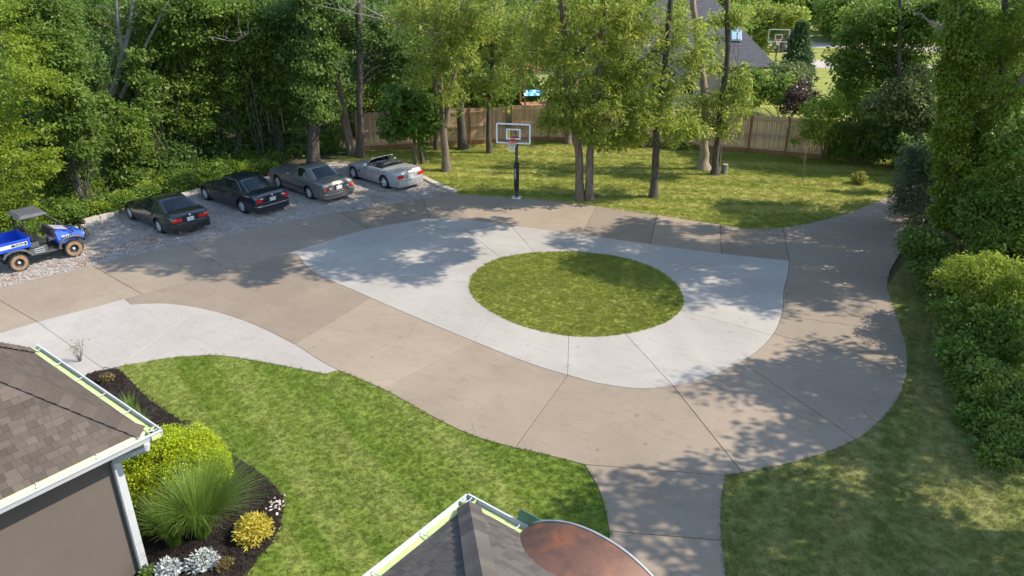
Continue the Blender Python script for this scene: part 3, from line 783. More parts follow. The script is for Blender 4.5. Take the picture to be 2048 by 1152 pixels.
def limb(mb, p0, p1, r0, r1, sag=.15, n=5, wob=.06, sides=6):
    p0, p1 = np.array(p0, float), np.array(p1, float); L = np.linalg.norm(p1 - p0); pts = []
    w = rng.normal(size=(n + 1, 3)) * wob * L
    for i in range(n + 1):
        t = i / n; p = p0 * (1 - t) + p1 * t; p = p + np.array([0, 0, sag * L * math.sin(math.pi * t)]) + w[i] * (math.sin(math.pi * t)) ; pts.append(p)
    mb.tube([V(p) for p in pts], [r0 + (r1 - r0) * (i / n) ** .8 for i in range(n + 1)], sides)
    return pts
def ground_of(p, z=0): return np.array([p[0], p[1], z])
def foliage(root, base, blobs, leaf, size, per, crad, mat, flat=.6, droop=.3, aspect=.55, name='crown', up=.7, shell=.45):
    """blobs: (centre, radii, clumps)"""
    extra = []
    for c, r, n in blobs:                 # stray boughs break the outline
        for k in range(6):
            d = unit_rows(rng.normal(size=(1, 3)))[0]; extra.append((np.array(c) + d * np.array(r) * rng.uniform(.85, 1.15), np.array(r) * rng.uniform(.16, .32), max(1, int(n * .05))))
    cen = np.concatenate([ellip_points(c, r, n, shell) for c, r, n in list(blobs) + extra])
    cen = cen[cen[:, 2] > .12]
    rad = crad * rng.uniform(.6, 1.35, len(cen))
    arrs = clump_leaves(cen - base, rad, per, size, flat, droop, up, aspect)
    keep = arrs[0][:, 2] > .02
    arrs = [a[keep] for a in arrs]
    leaf_mesh(name, *arrs, mat, root)
    return cen
def B(px, py, Y, wpx, hpx, dep, n):      # a crown blob given by its photo box and its distance
    c = ZP(px, py, Y); k = mpp(Y, c[2])
    return (c, np.array([wpx * k, dep, hpx * k * 1.06]), n)
def trunk_path(pts, Y, dY=0.0):
    """pts: photo pixels from the foot upwards, all at distance Y (first one on the ground)"""
    g = G(*pts[0]); out = [g]
    for i, p in enumerate(pts[1:]):
        out.append(ZP(p[0], p[1], g[1] + dY * (i + 1) / len(pts)))
    return out
def tree(name, label, stems, blobs, mat, bark, size=.12, per=70, crad=.5, nlimb=14, group=None, flat=.6, droop=.3, aspect=.55, cat='tree', flare=1.5, up=.7, sag=.12, lr=.22):
    """stems: list of (points, r0, r1)"""
    base = np.array(stems[0][0][0], float); base[2] = 0
    root = empty(name, V(base), 0, label, cat, group)
    mb = MB()
    for pts, r0, r1 in stems:
        P = catmull([np.array(p) - base for p in pts], 4); n = len(P)
        rad = [r0 + (r1 - r0) * (i / (n - 1)) for i in range(n)]
        rad[0] *= flare; 
        if n > 3: rad[1] *= 1 + (flare - 1) * .35
        P[0] = P[0] - np.array([0, 0, .08]) if abs(P[0][2]) < .2 else P[0]
        P = [p + rng.normal(size=3) * np.array([.3, .3, 0]) * rad[i] * .35 for i, p in enumerate(P)]
        mb.tube([V(p) for p in P], rad, 10)
    mb.build('trunk', bark, root, smooth=True)
    cen = foliage(root, base, blobs, None, size, per, crad, mat, flat, droop, aspect, up=up) if blobs else np.zeros((0, 3))
    if nlimb and len(cen):
        lb = MB(); idx = rng.choice(len(cen), min(nlimb, len(cen)), replace=False)
        for i in idx:
            pts, r0, r1 = stems[rng.integers(len(stems))]
            tgt = cen[i]
            P = catmull([np.array(p) for p in pts], 4); zz = np.array([p[2] for p in P])
            zt_ = min(max(tgt[2] - np.hypot(*(tgt - P[-1])[:2]) * .45, zz[0] + .35 * (zz[-1] - zz[0])), zz[-1])
            k = int(np.argmin(abs(zz - zt_))); r = (r0 + (r1 - r0) * k / len(P)) * lr
            limb(lb, P[k] - base, tgt - base, r, .012, sag)
        lb.build('limbs', bark, root, smooth=True)
    return root
def ivy(root, path, r, n, size, mat, z0=0.0, name='ivy'):
    base = np.array(root.location); P = np.array(catmull([np.array(p) for p in path], 12)) - base
    P = P[P[:, 2] >= z0]; k = rng.integers(0, len(P) - 1, n); t = rng.random((n, 1)); c = P[k] * (1 - t) + P[k + 1] * t
    a = rng.uniform(0, 6.283, n); lump = 1 + .45 * np.sin(c[:, 2] * 2.1 + a * 2) * np.cos(c[:, 2] * .9) + .35 * np.sin(c[:, 2] * 5.3 + a)
    d = np.stack([np.cos(a), np.sin(a), np.zeros(n)], 1); rr = r * lump * (1 + .9 * rng.random(n) ** 2)
    N = unit_rows(d + np.array([0, 0, .5]) + rng.normal(size=(n, 3)) * .35); A = unit_rows(np.array([0, 0, -1.0]) + rng.normal(size=(n, 3)) * .5)
    L = size * rng.uniform(.6, 1.3, n)
    leaf_mesh(name, c + d * rr[:, None], A, N, L, L * .75, np.clip(rng.normal(.45, .25, n), 0, 1), mat, root)
def shrub(name, label, base_px, blobs, mat, size=.09, per=60, crad=.35, group=None, stems=5, bark=None, cat='shrub', flat=.7, droop=.2, aspect=.6, base=None):
    if base is None:
        base = np.average([c for c, r, n in blobs], axis=0, weights=[n for c, r, n in blobs])
    base = np.array([base[0], base[1], 0.0])
    root = empty(name, V(base), 0, label, cat, group)
    cen = foliage(root, base, blobs, None, size, per, crad, mat, flat, droop, aspect, name='foliage')
    mb = MB(); idx = rng.choice(len(cen), min(stems * 3, len(cen)), replace=False)
    for k in idx[:stems * 3]:
        limb(mb, np.array([rng.normal() * .1, rng.normal() * .1, -.03]), cen[k] - base, .022, .006, .05, 4, .05, 5)
    mb.build('stems', bark or B_BROWN, root)
    return root
# ------------------------------------------------------------------ vehicles
def paint(name, col, metal=0.0, rough=.28, coat=1.0):
    m, nt, b = newmat(name, rough, metal, .5, coat)
    nt.links.new(mixc(nt, noise(nt, 3, 4, .6, 'obj', .3, .7), tuple(c * .9 for c in col), tuple(min(1, c * 1.08) for c in col)), b.inputs['Base Color'])
    dust = noise(nt, 25, 3, .6, 'obj', .3, .8); r = nd(nt, 'ShaderNodeMapRange'); nt.links.new(dust, r.inputs[0]); r.inputs[3].default_value = rough; r.inputs[4].default_value = rough + .12
    nt.links.new(r.outputs[0], b.inputs['Roughness'])
    return m
P_BLACK = paint('black_paint', (.012, .013, .016), 0, .22)
P_NAVY = paint('black_blue_paint', (.012, .014, .024), 0, .22)
P_BRONZE = paint('bronze_grey_paint', (.20, .188, .182), .55, .35)
P_SILVER = paint('silver_paint', (.36, .36, .36), .35, .45, .6)
P_BLUE = paint('blue_paint', (.008, .075, .52), 0, .35, .6)
M_GLASS = plain('dark_glass', (.010, .013, .014), .06, 0, .1, 2, 0.0, .3)
M_GLASS2 = plain('tinted_rear_glass', (.014, .019, .021), .06, 0, .1, 2, 0.0, .35)
M_CHROME = plain('chrome', (.7, .7, .71), .18, 1.0, .03)
M_ALLOY = plain('alloy_rim', (.6, .6, .61), .4, .25, .05)
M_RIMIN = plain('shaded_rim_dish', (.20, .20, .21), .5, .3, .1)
M_TYRE = plain('tyre_rubber', (.018, .018, .019), .85, 0, .2, 12)
M_BLACKPL = plain('black_plastic', (.02, .02, .022), .55, 0, .2, 8)
M_GREYPL = plain('grey_plastic', (.075, .075, .08), .6, 0, .15, 8)
M_RED = plain('red_lens', (.55, .012, .016), .2, 0, .12, 12, .6)
M_AMBER = plain('amber_lens', (.85, .2, .03), .2, 0, .1, 12, .6)
M_CLEAR = plain('clear_lens', (.75, .68, .55), .2, 0, .1, 12, .6)
M_PLATE = plain('white_plate', (.68, .7, .7), .5, 0, .06, 10)
M_INK = plain('dark_print', (.05, .06, .07), .6)
M_LEATHER = plain('charcoal_leather', (.045, .045, .05), .5, 0, .2, 10)
M_MUD = plain('dried_mud_rubber', (.24, .155, .085), .9, 0, .25, 14)
M_WHITEPR = plain('white_print', (.75, .76, .78), .5, 0, .03)

def text_mesh(s, size, mat, name, parent, M, ext=.002, align='CENTER'):
    cu = bpy.data.curves.new(name, 'FONT'); cu.body = s; cu.size = size; cu.align_x = align; cu.align_y = 'CENTER'; cu.extrude = ext; cu.resolution_u = 2
    t = bpy.data.objects.new(name, cu); COL.objects.link(t)
    dg = bpy.context.evaluated_depsgraph_get(); dg.update()
    me = bpy.data.meshes.new_from_object(t.evaluated_get(dg)); bpy.data.objects.remove(t); bpy.data.curves.remove(cu)
    me.materials.clear()
    return link(name, me, mat, parent, M)
# text frames inside a car: x to the right as read, y up, z outward
def TXT(o, x, y):
    x = Vector(x).normalized(); y = Vector(y).normalized(); z = x.cross(y)
    return Matrix(((x[0], y[0], z[0], o[0]), (x[1], y[1], z[1], o[1]), (x[2], y[2], z[2], o[2]), (0, 0, 0, 1)))

def interp(tab, x):
    return float(np.interp(x, [p[0] for p in tab], [p[1] for p in tab]))
def smoothtab(tab, n=6):
    pts = catmull([np.array(p, float) for p in tab], n)
    return [(p[0], p[1]) for p in pts]
def wheel(parent, x, y, r, w, kind, side):
    """wheel centre (x,y,r); side = outward sign on y"""
    t = empty('wheel', (x, y, r)); t.parent = parent
    MB().lathe([(-w / 2, r * .62), (-w / 2, r * .93), (-w * .38, r), (w * .38, r), (w / 2, r * .93), (w / 2, r * .62)], n=32).build('tyre', M_TYRE, t, smooth=True, angle=50)
    mb = MB(); yo = side * w * .5
    mb.lathe([(yo * .2, r * .05), (yo * .3, r * .56), (yo * .96, r * .63), (yo * 1.03, r * .67), (yo * .9, r * .70), (-yo * .8, r * .68)], n=32, mi=1)
    n = {'mesh': 14, 'five': 5, 'ten': 10}[kind]
    for k in range(n):
        a = 2 * math.pi * k / n
        c, s_ = math.cos(a), math.sin(a); wd = {'mesh': .07, 'five': .20, 'ten': .10}[kind] * r
        def q(rr, ww, h): return (rr * r * c - ww * s_, h, rr * r * s_ + ww * c)
        h0, h1 = yo * .92, yo * .98
        mb.add([q(.08, -wd * .5, h0), q(.08, wd * .5, h0), q(.65, wd * .75, h1), q(.65, -wd * .75, h1), q(.08, -wd * .5, yo * .6), q(.08, wd * .5, yo * .6), q(.65, wd * .75, yo * .7), q(.65, -wd * .75, yo * .7)], [(0, 1, 2, 3), (4, 7, 6, 5), (0, 4, 5, 1), (1, 5, 6, 2), (3, 2, 6, 7), (0, 3, 7, 4)])
    mb.lathe([(yo * .9, r * .2), (yo * 1.02, r * .15), (yo * 1.04, .001)], n=14)
    mb.build('rim', [M_ALLOY, M_RIMIN], t, smooth=True, angle=35)
    return t

def car(name, label, rear_px, head, p, group='cars parked on the gravel'):
    """x forward, y left, origin on the ground under the rear axle's left wheel -> shifted to the middle"""
    g = G(*rear_px); h = R(head); f = np.array([math.cos(h), math.sin(h)]); l = np.array([-math.sin(h), math.cos(h)])
    tr = p['track'] / 2 + .1
    o = g[:2] - l * tr
    root = empty(name, (o[0], o[1], -.005), h, label, 'car', group)
    wb, rw = p['wb'], p['rw']
    root.scale = (p.get('scale', 1),) * 3
    x0, x1 = -p['ro'], wb + p['fo']
    deck = smoothtab(p['deck']); wid = smoothtab(p['wid']); sill = p.get('sill', .19)
    Ra = rw + .055
    xs = set(np.linspace(x0, x1, 46).round(4).tolist())
    for xw in (0, wb):
        for a in np.linspace(0, math.pi, 17): xs.add(round(xw + Ra * math.cos(a), 4))
    xs = sorted(xs)
    ck = p.get('cockpit')
    secs = []
    for x in xs:
        w = interp(wid, x); zd = interp(deck, x); zb = sill + .03 * max(0, (abs(x - (x0 + x1) / 2) - 1.7))
        for xw in (0, wb):
            d = abs(x - xw)
            if d < Ra: zb = max(zb, rw + math.sqrt(max(0, Ra * Ra - d * d)))
        zsh = zd - p.get('shd', .085); zm = .52
        rows = []
        for t in np.linspace(0, 1, 7):
            z = zb + (zsh - zb) * t
            k = (z - zm) / .45
            y = w * (1 - .045 * k * k) - (.02 if z < .3 else 0)
            if abs(z - p.get('crease', .60)) < .06: y += .008
            rows.append((y, z))
        if ck and ck[0] < x < ck[1]:
            rows += [(w * .90, zd - .012), (w * .85, zd), (w * .80, zd - .03), (w * .79, .5), (w * .5, .48), (0, .48)]
        else:
            rows += [(w * .915, zd - .035), (w * .85, zd - .012), (w * .62, zd + .006), (w * .4, zd + .014), (w * .2, zd + .018), (0, zd + .019)]
        secs.append([(x, y, z) for y, z in rows])
    m = len(secs[0]); mb = MB(); vs = [q for s_ in secs for q in s_]; off = len(vs)
    vs += [(x, -y, z) for x, y, z in vs]
    fs = []
    for i in range(len(secs) - 1):
        for k in range(m - 1):
            a = i * m + k; fs.append((a, a + m, a + m + 1, a + 1)); fs.append((off + a, off + a + 1, off + a + m + 1, off + a + m))
    for e in (0, (len(secs) - 1) * m):
        for k in range(m - 1): fs.append((e + k, e + k + 1, off + e + k + 1, off + e + k))
    mb.add(vs, fs)
    me = mb.mesh('body', p['paint'], 0, True, angle=32)
    bm = bmesh.new(); bm.from_mesh(me); bmesh.ops.remove_doubles(bm, verts=bm.verts, dist=.0005); bmesh.ops.recalc_face_normals(bm, faces=bm.faces); bm.to_mesh(me); bm.free(); me.set_sharp_from_angle(angle=R(32))
    body = link('body', me, None, root)
    # dark underside and wheel wells
    MB().box(((x0 + x1) / 2, 0, .33), (x1 - x0 - .5, p['track'] - .25, .3)).build('underbody', M_BLACKPL, root)
    for xw in (0, wb):
        for sd_ in (1, -1):
            MB().lathe([(sd_ * (p['track'] / 2 - .16), Ra - .01), (sd_ * (p['track'] / 2 + .08), Ra - .004)], (xw, 0, rw), n=24).build('wheel_well', M_BLACKPL, root)
            wheel(root, xw, sd_ * (p['track'] / 2 + .005), rw, p.get('tw', .22), p['rim'], sd_)
    Wm = interp(wid, wb * .5)
    # greenhouse
    if 'roof' in p:
        xa, xb, xc, xd = p['roof']      # base of windscreen, roof front, roof rear, base of rear window
        zb_f, zb_r = interp(deck, xa), interp(deck, xd); zr = p['h']; wb_, wr = p['gw']
        base = [(xa, wb_ * .88, zb_f - .02), (xa - .45, wb_, interp(deck, xa - .45) - .015), (xd + .6, wb_, interp(deck, xd + .6) - .015), (xd, wb_ * .86, zb_r - .02)]
        topp = [(xb, wr * .95, zr - .03), (xb - .25, wr, zr - .012), (xc + .25, wr, zr - .015), (xc, wr * .93, zr - .045)]
        mb = MB(); n = 4
        vs = base + [(x, -y, z) for x, y, z in base] + topp + [(x, -y, z) for x, y, z in topp] + [(xb - .2, 0, zr + .012), (xc + .25, 0, zr + .01), (xb, 0, zr - .01), (xc, 0, zr - .02), (xa + .06, 0, zb_f), (xd - .05, 0, zb_r)]
        A, Bv, T, U = 0, 4, 8, 12
        fs = [(A, A + 1, T + 1, T), (A + 1, A + 2, T + 2, T + 1), (A + 2, A + 3, T + 3, T + 2), (Bv, U, U + 1, Bv + 1), (Bv + 1, U + 1, U + 2, Bv + 2), (Bv + 2, U + 2, U + 3, Bv + 3),
              (T, T + 1, 16, 18), (T + 1, T + 2, 17, 16), (T + 2, T + 3, 19, 17), (U, 18, 16, U + 1), (U + 1, 16, 17, U + 2), (U + 2, 17, 19, U + 3),
              (A, T, 18, 20), (Bv, 20, 18, U), (A + 3, 21, 19, T + 3), (Bv + 3, U + 3, 19, 21)]
        mb.add(vs, fs)
        rf = mb.build('roof', p['paint'], root, .028, True, seg=2, angle=35)
        def pane(nm, q, mat, off):
            q = [Vector(v) for v in q]; nn = (q[1] - q[0]).cross(q[3] - q[0]).normalized()
            c = sum(q, Vector()) / len(q)
            if nn.dot(c - Vector(((xb + xc) / 2, 0, .9))) < 0: nn = -nn
            a = [v + nn * off for v in q]; bq = [v - nn * .02 for v in q]; k = len(q)
            return MB().add([tuple(v) for v in a + bq], [tuple(range(k)), tuple(range(2 * k - 1, k - 1, -1))] + [(i, i + k, (i + 1) % k + k, (i + 1) % k) for i in range(k)]).build(nm, mat, root)
        def bil(q, u, v):
            q = [np.array(s_, float) for s_ in q]; return tuple((q[0] * (1 - u) + q[1] * u) * (1 - v) + (q[3] * (1 - u) + q[2] * u) * v)
        for s_ in (1, -1):
            Q = [(x, y * s_, z) for x, y, z in (base[1], base[2], topp[2], topp[1])]
            Q0 = [(x, y * s_, z) for x, y, z in (base[0], base[1], topp[1], topp[0])]
            Q2 = [(x, y * s_, z) for x, y, z in (base[2], base[3], topp[3], topp[2])]
            bp = p.get('bpil', .5)
            pane('side_window', [bil(Q0, .45, .1), bil(Q, bp - .012, .1), bil(Q, bp - .012, .86), bil(Q, .02, .86), bil(Q0, .75, .6)], M_GLASS, .006)
            ru = p.get('rwin', .55)
            pane('side_window', [bil(Q, bp + .012, .1), bil(Q2, ru * .42, .12), bil(Q2, ru * .25, .7), bil(Q, .93, .85), bil(Q, bp + .012, .86)], M_GLASS, .006)
            if p.get('chrome'):
                pts = [bil(Q0, .3, .06), bil(Q, .5, .06), bil(Q2, ru * .45, .07), bil(Q2, ru * .3, .72), bil(Q, .95, .89), bil(Q, .02, .89)]
                MB().tube([Vector(v) + Vector((0, .014 * s_, .004)) for v in pts], .008, 5).build('window_trim', M_CHROME, root)
        QR = [base[3], (base[3][0], -base[3][1], base[3][2]), (topp[3][0], -topp[3][1], topp[3][2]), topp[3]]
        bul = .045
        def bulge(u, v, q, outx): 
            a = np.array(bil(q, u, v)); a[0] += outx * bul * (1 - (2 * u - 1) ** 2); a[2] += .02 * (1 - (2 * u - 1) ** 2); return tuple(a)
        for q, nm, mat, sg in ((QR, 'rear_window', M_GLASS2, -1), ([base[0], (base[0][0], -base[0][1], base[0][2]), (topp[0][0], -topp[0][1], topp[0][2]), topp[0]], 'windscreen', M_GLASS, 1)):
            gm = MB(); nu = 8; vv = []
            for v in (.07, .5, .93):
                for i in range(nu + 1): 
                    a = np.array(bulge(.07 + .86 * i / nu, v, q, sg)); a[0] += sg * .02; a[2] += .018; vv.append(tuple(a))
            gm.add(vv, [(r_ * (nu + 1) + i, r_ * (nu + 1) + i + 1, (r_ + 1) * (nu + 1) + i + 1, (r_ + 1) * (nu + 1) + i) for r_ in range(2) for i in range(nu)])
            gm.build(nm, mat, root, smooth=True)
            if p.get('rwtrim') and sg < 0:
                MB().tube([bulge(u, v, q, sg) and tuple(np.array(bulge(u, v, q, sg)) + [-.02, 0, .02]) for u, v in ((.05, .05), (.5, .05), (.95, .05), (.95, .95), (.5, .95), (.05, .95), (.05, .05))], .011, 5).build('window_trim', M_CHROME, root)
    # mirrors, handles, mouldings
    xm = p.get('xm', wb * .56)
    for s_ in (1, -1):
        w = interp(wid, xm); zb_ = interp(deck, xm)
        MB().box((xm, s_ * (w + .05), zb_ + .055), (.12, .19, .12), None, 0, (.8, .85)).build('mirror', p.get('mirpaint', p['paint']), root, .03)
        for xh in p.get('handles', (wb * .2,)):
            MB().box((xh, s_ * (interp(wid, xh) * .985 + .004), p.get('zh', .70)), (.2, .03, .035)).build('door_handle', p['paint'], root, .01)
        if p.get('mould'):
            MB().box((wb * .5, s_ * (interp(wid, wb * .5) + .004), .46), (wb - 2 * Ra - .04, .02, .05)).build('side_moulding', M_BLACKPL, root, .006)
        for xg in p.get('gaps', ()):
            w_ = interp(wid, xg); MB().box((xg, s_ * (w_ - .012), .6), (.012, .03, interp(deck, xg) - .6 + .12)).build('door_gap', M_BLACKPL, root)
    # rear
    zR = interp(deck, x0 + .02); wR = interp(wid, x0 + .02)
    for s_ in (1, -1):
        for (yc, zc, wd, ht, mat) in p['lights']:
            MB().box((x0 + p.get('lx', .0) , s_ * yc, zc), (.07, wd, ht)).build('tail_light', mat, root, .012)
    pz = p.get('platez', .62)
    MB().box((x0 - .012, 0, pz), (.02, p.get('pbw', .5), .2)).build('plate_recess', p.get('prm', M_BLACKPL), root, .01)
    pl = MB().box((x0 - .028, 0, pz), (.012, .31, .155)).build('licence_plate', M_PLATE, root, .006)
    text_mesh(p['plate'], .085, M_INK, 'plate_lettering', pl, TXT((x0 - .036, 0, pz), (0, -1, 0), (0, 0, 1)))
    if 'emblem' in p:
        MB().lathe([(0, .001), (0, .04), (.012, .036), (.014, .001)], n=16, axis='x').build('emblem', M_WHITEPR, root, M=Matrix.Translation((x0 - .005, 0, p['emblem'])) @ Matrix.Rotation(math.pi, 4, 'Z'))
    bw = interp(wid, x0 + .12)
    bz = p.get('bz', .42)
    prof = [(x0 - .10, -bw * .72), (x0 - .085, -bw * .9), (x0 + .0, -bw * 1.0), (x0 + .35, -bw * 1.02)]
    pts = [(x0 + .42, bw * 1.015), (x0 + .06, bw * .99), (x0 - .06, bw * .9), (x0 - .10, bw * .6), (x0 - .115, 0), (x0 - .10, -bw * .6), (x0 - .06, -bw * .9), (x0 + .06, -bw * .99), (x0 + .42, -bw * 1.015)]
    P_ = catmull([np.array(q) for q in pts], 4)
    def band(nm, z0, z1, outset, mat, par):
        mb = MB(); vs = []
        for q in P_:
            d = np.array([q[0] - (x0 + .9), q[1] * .9]); d /= np.linalg.norm(d)
            for (z, o_) in ((z0, outset * .4), (z0 + (z1 - z0) * .25, outset), (z1 - .03, outset), (z1, outset * .6), (z1 + .004, -.12)):
                vs.append((q[0] + d[0] * o_, q[1] + d[1] * o_, z))
        n = 5; mb.add(vs, [(i * n + k, (i + 1) * n + k, (i + 1) * n + k + 1, i * n + k + 1) for i in range(len(P_) - 1) for k in range(n - 1)])
        return mb.build(nm, mat, par, smooth=True, angle=35)
    bmp = band('rear_bumper', .23, bz + .06, .0, p['paint'], root)
    if p.get('bstrip', True): band('bumper_strip', bz - .05, bz - .0, .012, p.get('strip', M_BLACKPL), bmp)
    for yy in p.get('exh', (.5,)):
        MB().tube([(x0 - .12, yy, .24), (x0 + .2, yy, .25)], .032, 10).build('exhaust_tip', M_CHROME, root)
    if 'badge' in p:
        text_mesh(p['badge'], .075, M_CHROME, 'badge_lettering', root, TXT((x0 - .012, -.48, zR - .1), (0, -1, 0), (0, 0, 1)), .003)
    # trunk seam and front lights
    for xg in p.get('seams', ()):
        MB().box((xg, 0, interp(deck, xg) + .012), (.012, interp(wid, xg) * 1.66, .012)).build('panel_gap', M_BLACKPL, root)
    for s_ in (1, -1):
        if p.get('amber'):
            MB().box((x1 - .17, s_ * (interp(wid, x1 - .17) + .005), .52), (.16, .03, .1)).build('side_marker', M_AMBER, root, .01)
    return root, dict(x0=x0, x1=x1, deck=deck, wid=wid)

# black coupe
car('coupe_car', 'glossy black coupe with wide red tail lights and blue grey rear glass', (320.6, 466.5), 139, dict(
    wb=2.684, ro=1.12, fo=.95, track=1.55, rw=.325, tw=.235, rim='mesh', paint=P_BLACK, h=1.33, shd=.10,
    deck=[(-1.12, .86), (-1.05, .93), (-.6, .955), (0, .955), (.6, .93), (1.75, .90), (2.3, .83), (3.0, .74), (3.45, .62), (3.62, .52)],
    wid=[(-1.12, .74), (-1.0, .84), (-.6, .905), (0, .925), (1.3, .925), (2.68, .92), (3.2, .86), (3.5, .72), (3.62, .55)],
    roof=(1.95, 1.15, .25, -.55), gw=(.83, .58), bpil=.52, rwin=.75, lights=[(.56, .70, .42, .1, M_RED), (.48, .775, .24, .045, M_RED), (.68, .775, .18, .045, M_AMBER)],
    platez=.70, plate='K 485 24', emblem=.87, exh=(.55, -.55), pbw=.62, prm=P_BLACK, seams=(-.62,), gaps=(.35, 1.9), xm=1.7, bz=.5, strip=P_BLACK))
# dark saloon
car('saloon_car', 'black saloon with chrome window trim and red clear tail lights', (486.6, 426.5), 141, dict(
    wb=3.07, ro=1.12, fo=.88, track=1.56, rw=.33, tw=.24, rim='ten', paint=P_NAVY, h=1.43, shd=.10,
    deck=[(-1.12, .90), (-1.04, .985), (-.6, 1.0), (0, .99), (.7, .965), (2.24, .95), (2.64, .90), (3.34, .80), (3.79, .68), (3.95, .56)],
    wid=[(-1.12, .76), (-1.0, .85), (-.6, .905), (0, .93), (1.4, .93), (3.0, .925), (3.54, .87), (3.84, .74), (3.95, .6)],
    roof=(2.37, 1.6, .38, -.42), gw=(.84, .60), bpil=.47, rwin=.8, chrome=True, lights=[(.68, .72, .28, .13, M_RED), (.56, .815, .16, .055, M_CLEAR), (.74, .815, .16, .055, M_RED)],
    platez=.72, plate='72 F 148', emblem=.90, exh=(), badge='740iL', seams=(-.5,), gaps=(.4, 1.35, 2.15), handles=(.55, 1.5), xm=1.98, bz=.52, strip=M_CHROME))
# bronze coupe
car('coupe_car', 'bronze grey classic coupe with bright trimmed dark rear window and black bumper', (621, 398.5), 137, dict(scale=1.05,
    wb=2.63, ro=1.2, fo=.98, track=1.45, rw=.315, tw=.22, rim='mesh', paint=P_BRONZE, h=1.35, shd=.085, crease=.66,
    deck=[(-1.2, .80), (-1.13, .90), (-.7, .93), (0, .925), (.6, .90), (1.8, .885), (2.3, .86), (3.0, .82), (3.5, .76), (3.61, .55)],
    wid=[(-1.2, .76), (-1.05, .82), (-.5, .85), (0, .862), (1.3, .862), (2.6, .855), (3.2, .82), (3.5, .76), (3.61, .66)],
    roof=(1.75, 1.1, .28, -.35), gw=(.76, .56), bpil=.5, rwin=.55, rwtrim=True, lights=[(.60, .66, .16, .1, M_RED), (.46, .65, .13, .085, M_CLEAR), (.73, .66, .1, .1, M_AMBER)],
    platez=.66, plate='81 6 34', emblem=.80, exh=(-.35,), seams=(-.42,), gaps=(.5, 1.75), xm=1.5, bz=.46, mould=True, amber=True, zh=.74, strip=M_CHROME))
# silver open roadster
rd, info = car('convertible_car', 'silver open top convertible with dark interior beside the lawn edging', (769.6, 377.2), 137, dict(
    wb=2.56, ro=1.0, fo=.97, track=1.56, rw=.335, tw=.25, rim='five', paint=P_SILVER, h=1.3, shd=.10, crease=.62,
    deck=[(-1.0, .84), (-.92, .96), (-.5, .99), (.0, .965), (.6, .93), (1.3, .92), (1.75, .90), (2.3, .82), (2.9, .74), (3.35, .60), (3.53, .46)],
    wid=[(-1.0, .68), (-.9, .80), (-.5, .885), (0, .91), (1.2, .905), (2.5, .905), (3.0, .84), (3.35, .7), (3.53, .5)],
    cockpit=(.28, 1.55), lights=[(.66, .73, .30, .15, M_RED), (.50, .70, .16, .08, M_RED)],
    platez=.66, plate='TR 2 4K', exh=(.5, -.5), pbw=.56, prm=P_SILVER, gaps=(.42, 1.55), xm=1.42, bz=.5, bstrip=False, handles=(.6,)))
MB().tube([(1.62, .74, .90), (1.2, .66, 1.24), (1.13, .3, 1.29), (1.12, 0, 1.3), (1.13, -.3, 1.29), (1.2, -.66, 1.24), (1.62, -.74, .90)], .028, 8).build('windscreen_frame', P_SILVER, rd, smooth=True)
MB().add([(1.6, .70, .92), (1.62, 0, .93), (1.6, -.70, .92), (1.2, -.63, 1.22), (1.14, 0, 1.28), (1.2, .63, 1.22)], [(0, 1, 4, 5), (1, 2, 3, 4)]).build('windscreen', M_GLASS, rd)
MB().box((1.16, 0, 1.2), (.04, .2, .06)).build('rear_view_mirror', M_BLACKPL, rd, .01)
for s_ in (.38, -.38):
    seat = MB().box((.95, s_, .58), (.52, .5, .16)).build('seat', M_LEATHER, rd, .05)
    MB().box((.62, s_, .83), (.16, .48, .5), Matrix.Rotation(-.25, 3, 'Y'), 0, (.9, .85)).build('backrest', M_LEATHER, seat, .05)
    MB().box((.53, s_, 1.09), (.09, .24, .16), Matrix.Rotation(-.25, 3, 'Y')).build('headrest', M_LEATHER, seat, .035)
MB().box((1.42, 0, .84), (.3, 1.36, .16), Matrix.Rotation(.25, 3, 'Y')).build('dashboard', M_LEATHER, rd, .04)
MB().tube([(1.2 + .05 * math.sin(a), .38 + .18 * math.cos(a), .86 + .17 * math.sin(a)) for a in np.linspace(0, 2 * math.pi, 17)], .014, 6).build('steering_wheel', M_BLACKPL, rd)
MB().box((.36, 0, .93), (.22, 1.36, .09), Matrix.Rotation(.1, 3, 'Y')).build('tonneau_cover', M_BLACKPL, rd, .03)
MB().tube([(.42, .6, .92), (.40, .56, 1.10), (.40, -.56, 1.10), (.42, -.6, .92)], .022, 6).build('roll_bar', M_BLACKPL, rd)
MB().box((-.93, 0, .985), (.04, .34, .03)).build('brake_light', M_RED, rd, .008)
for s_ in (1, -1):
    MB().box((2.02, s_ * .908, .56), (.2, .02, .1)).build('side_vent', M_BLACKPL, rd, .006)

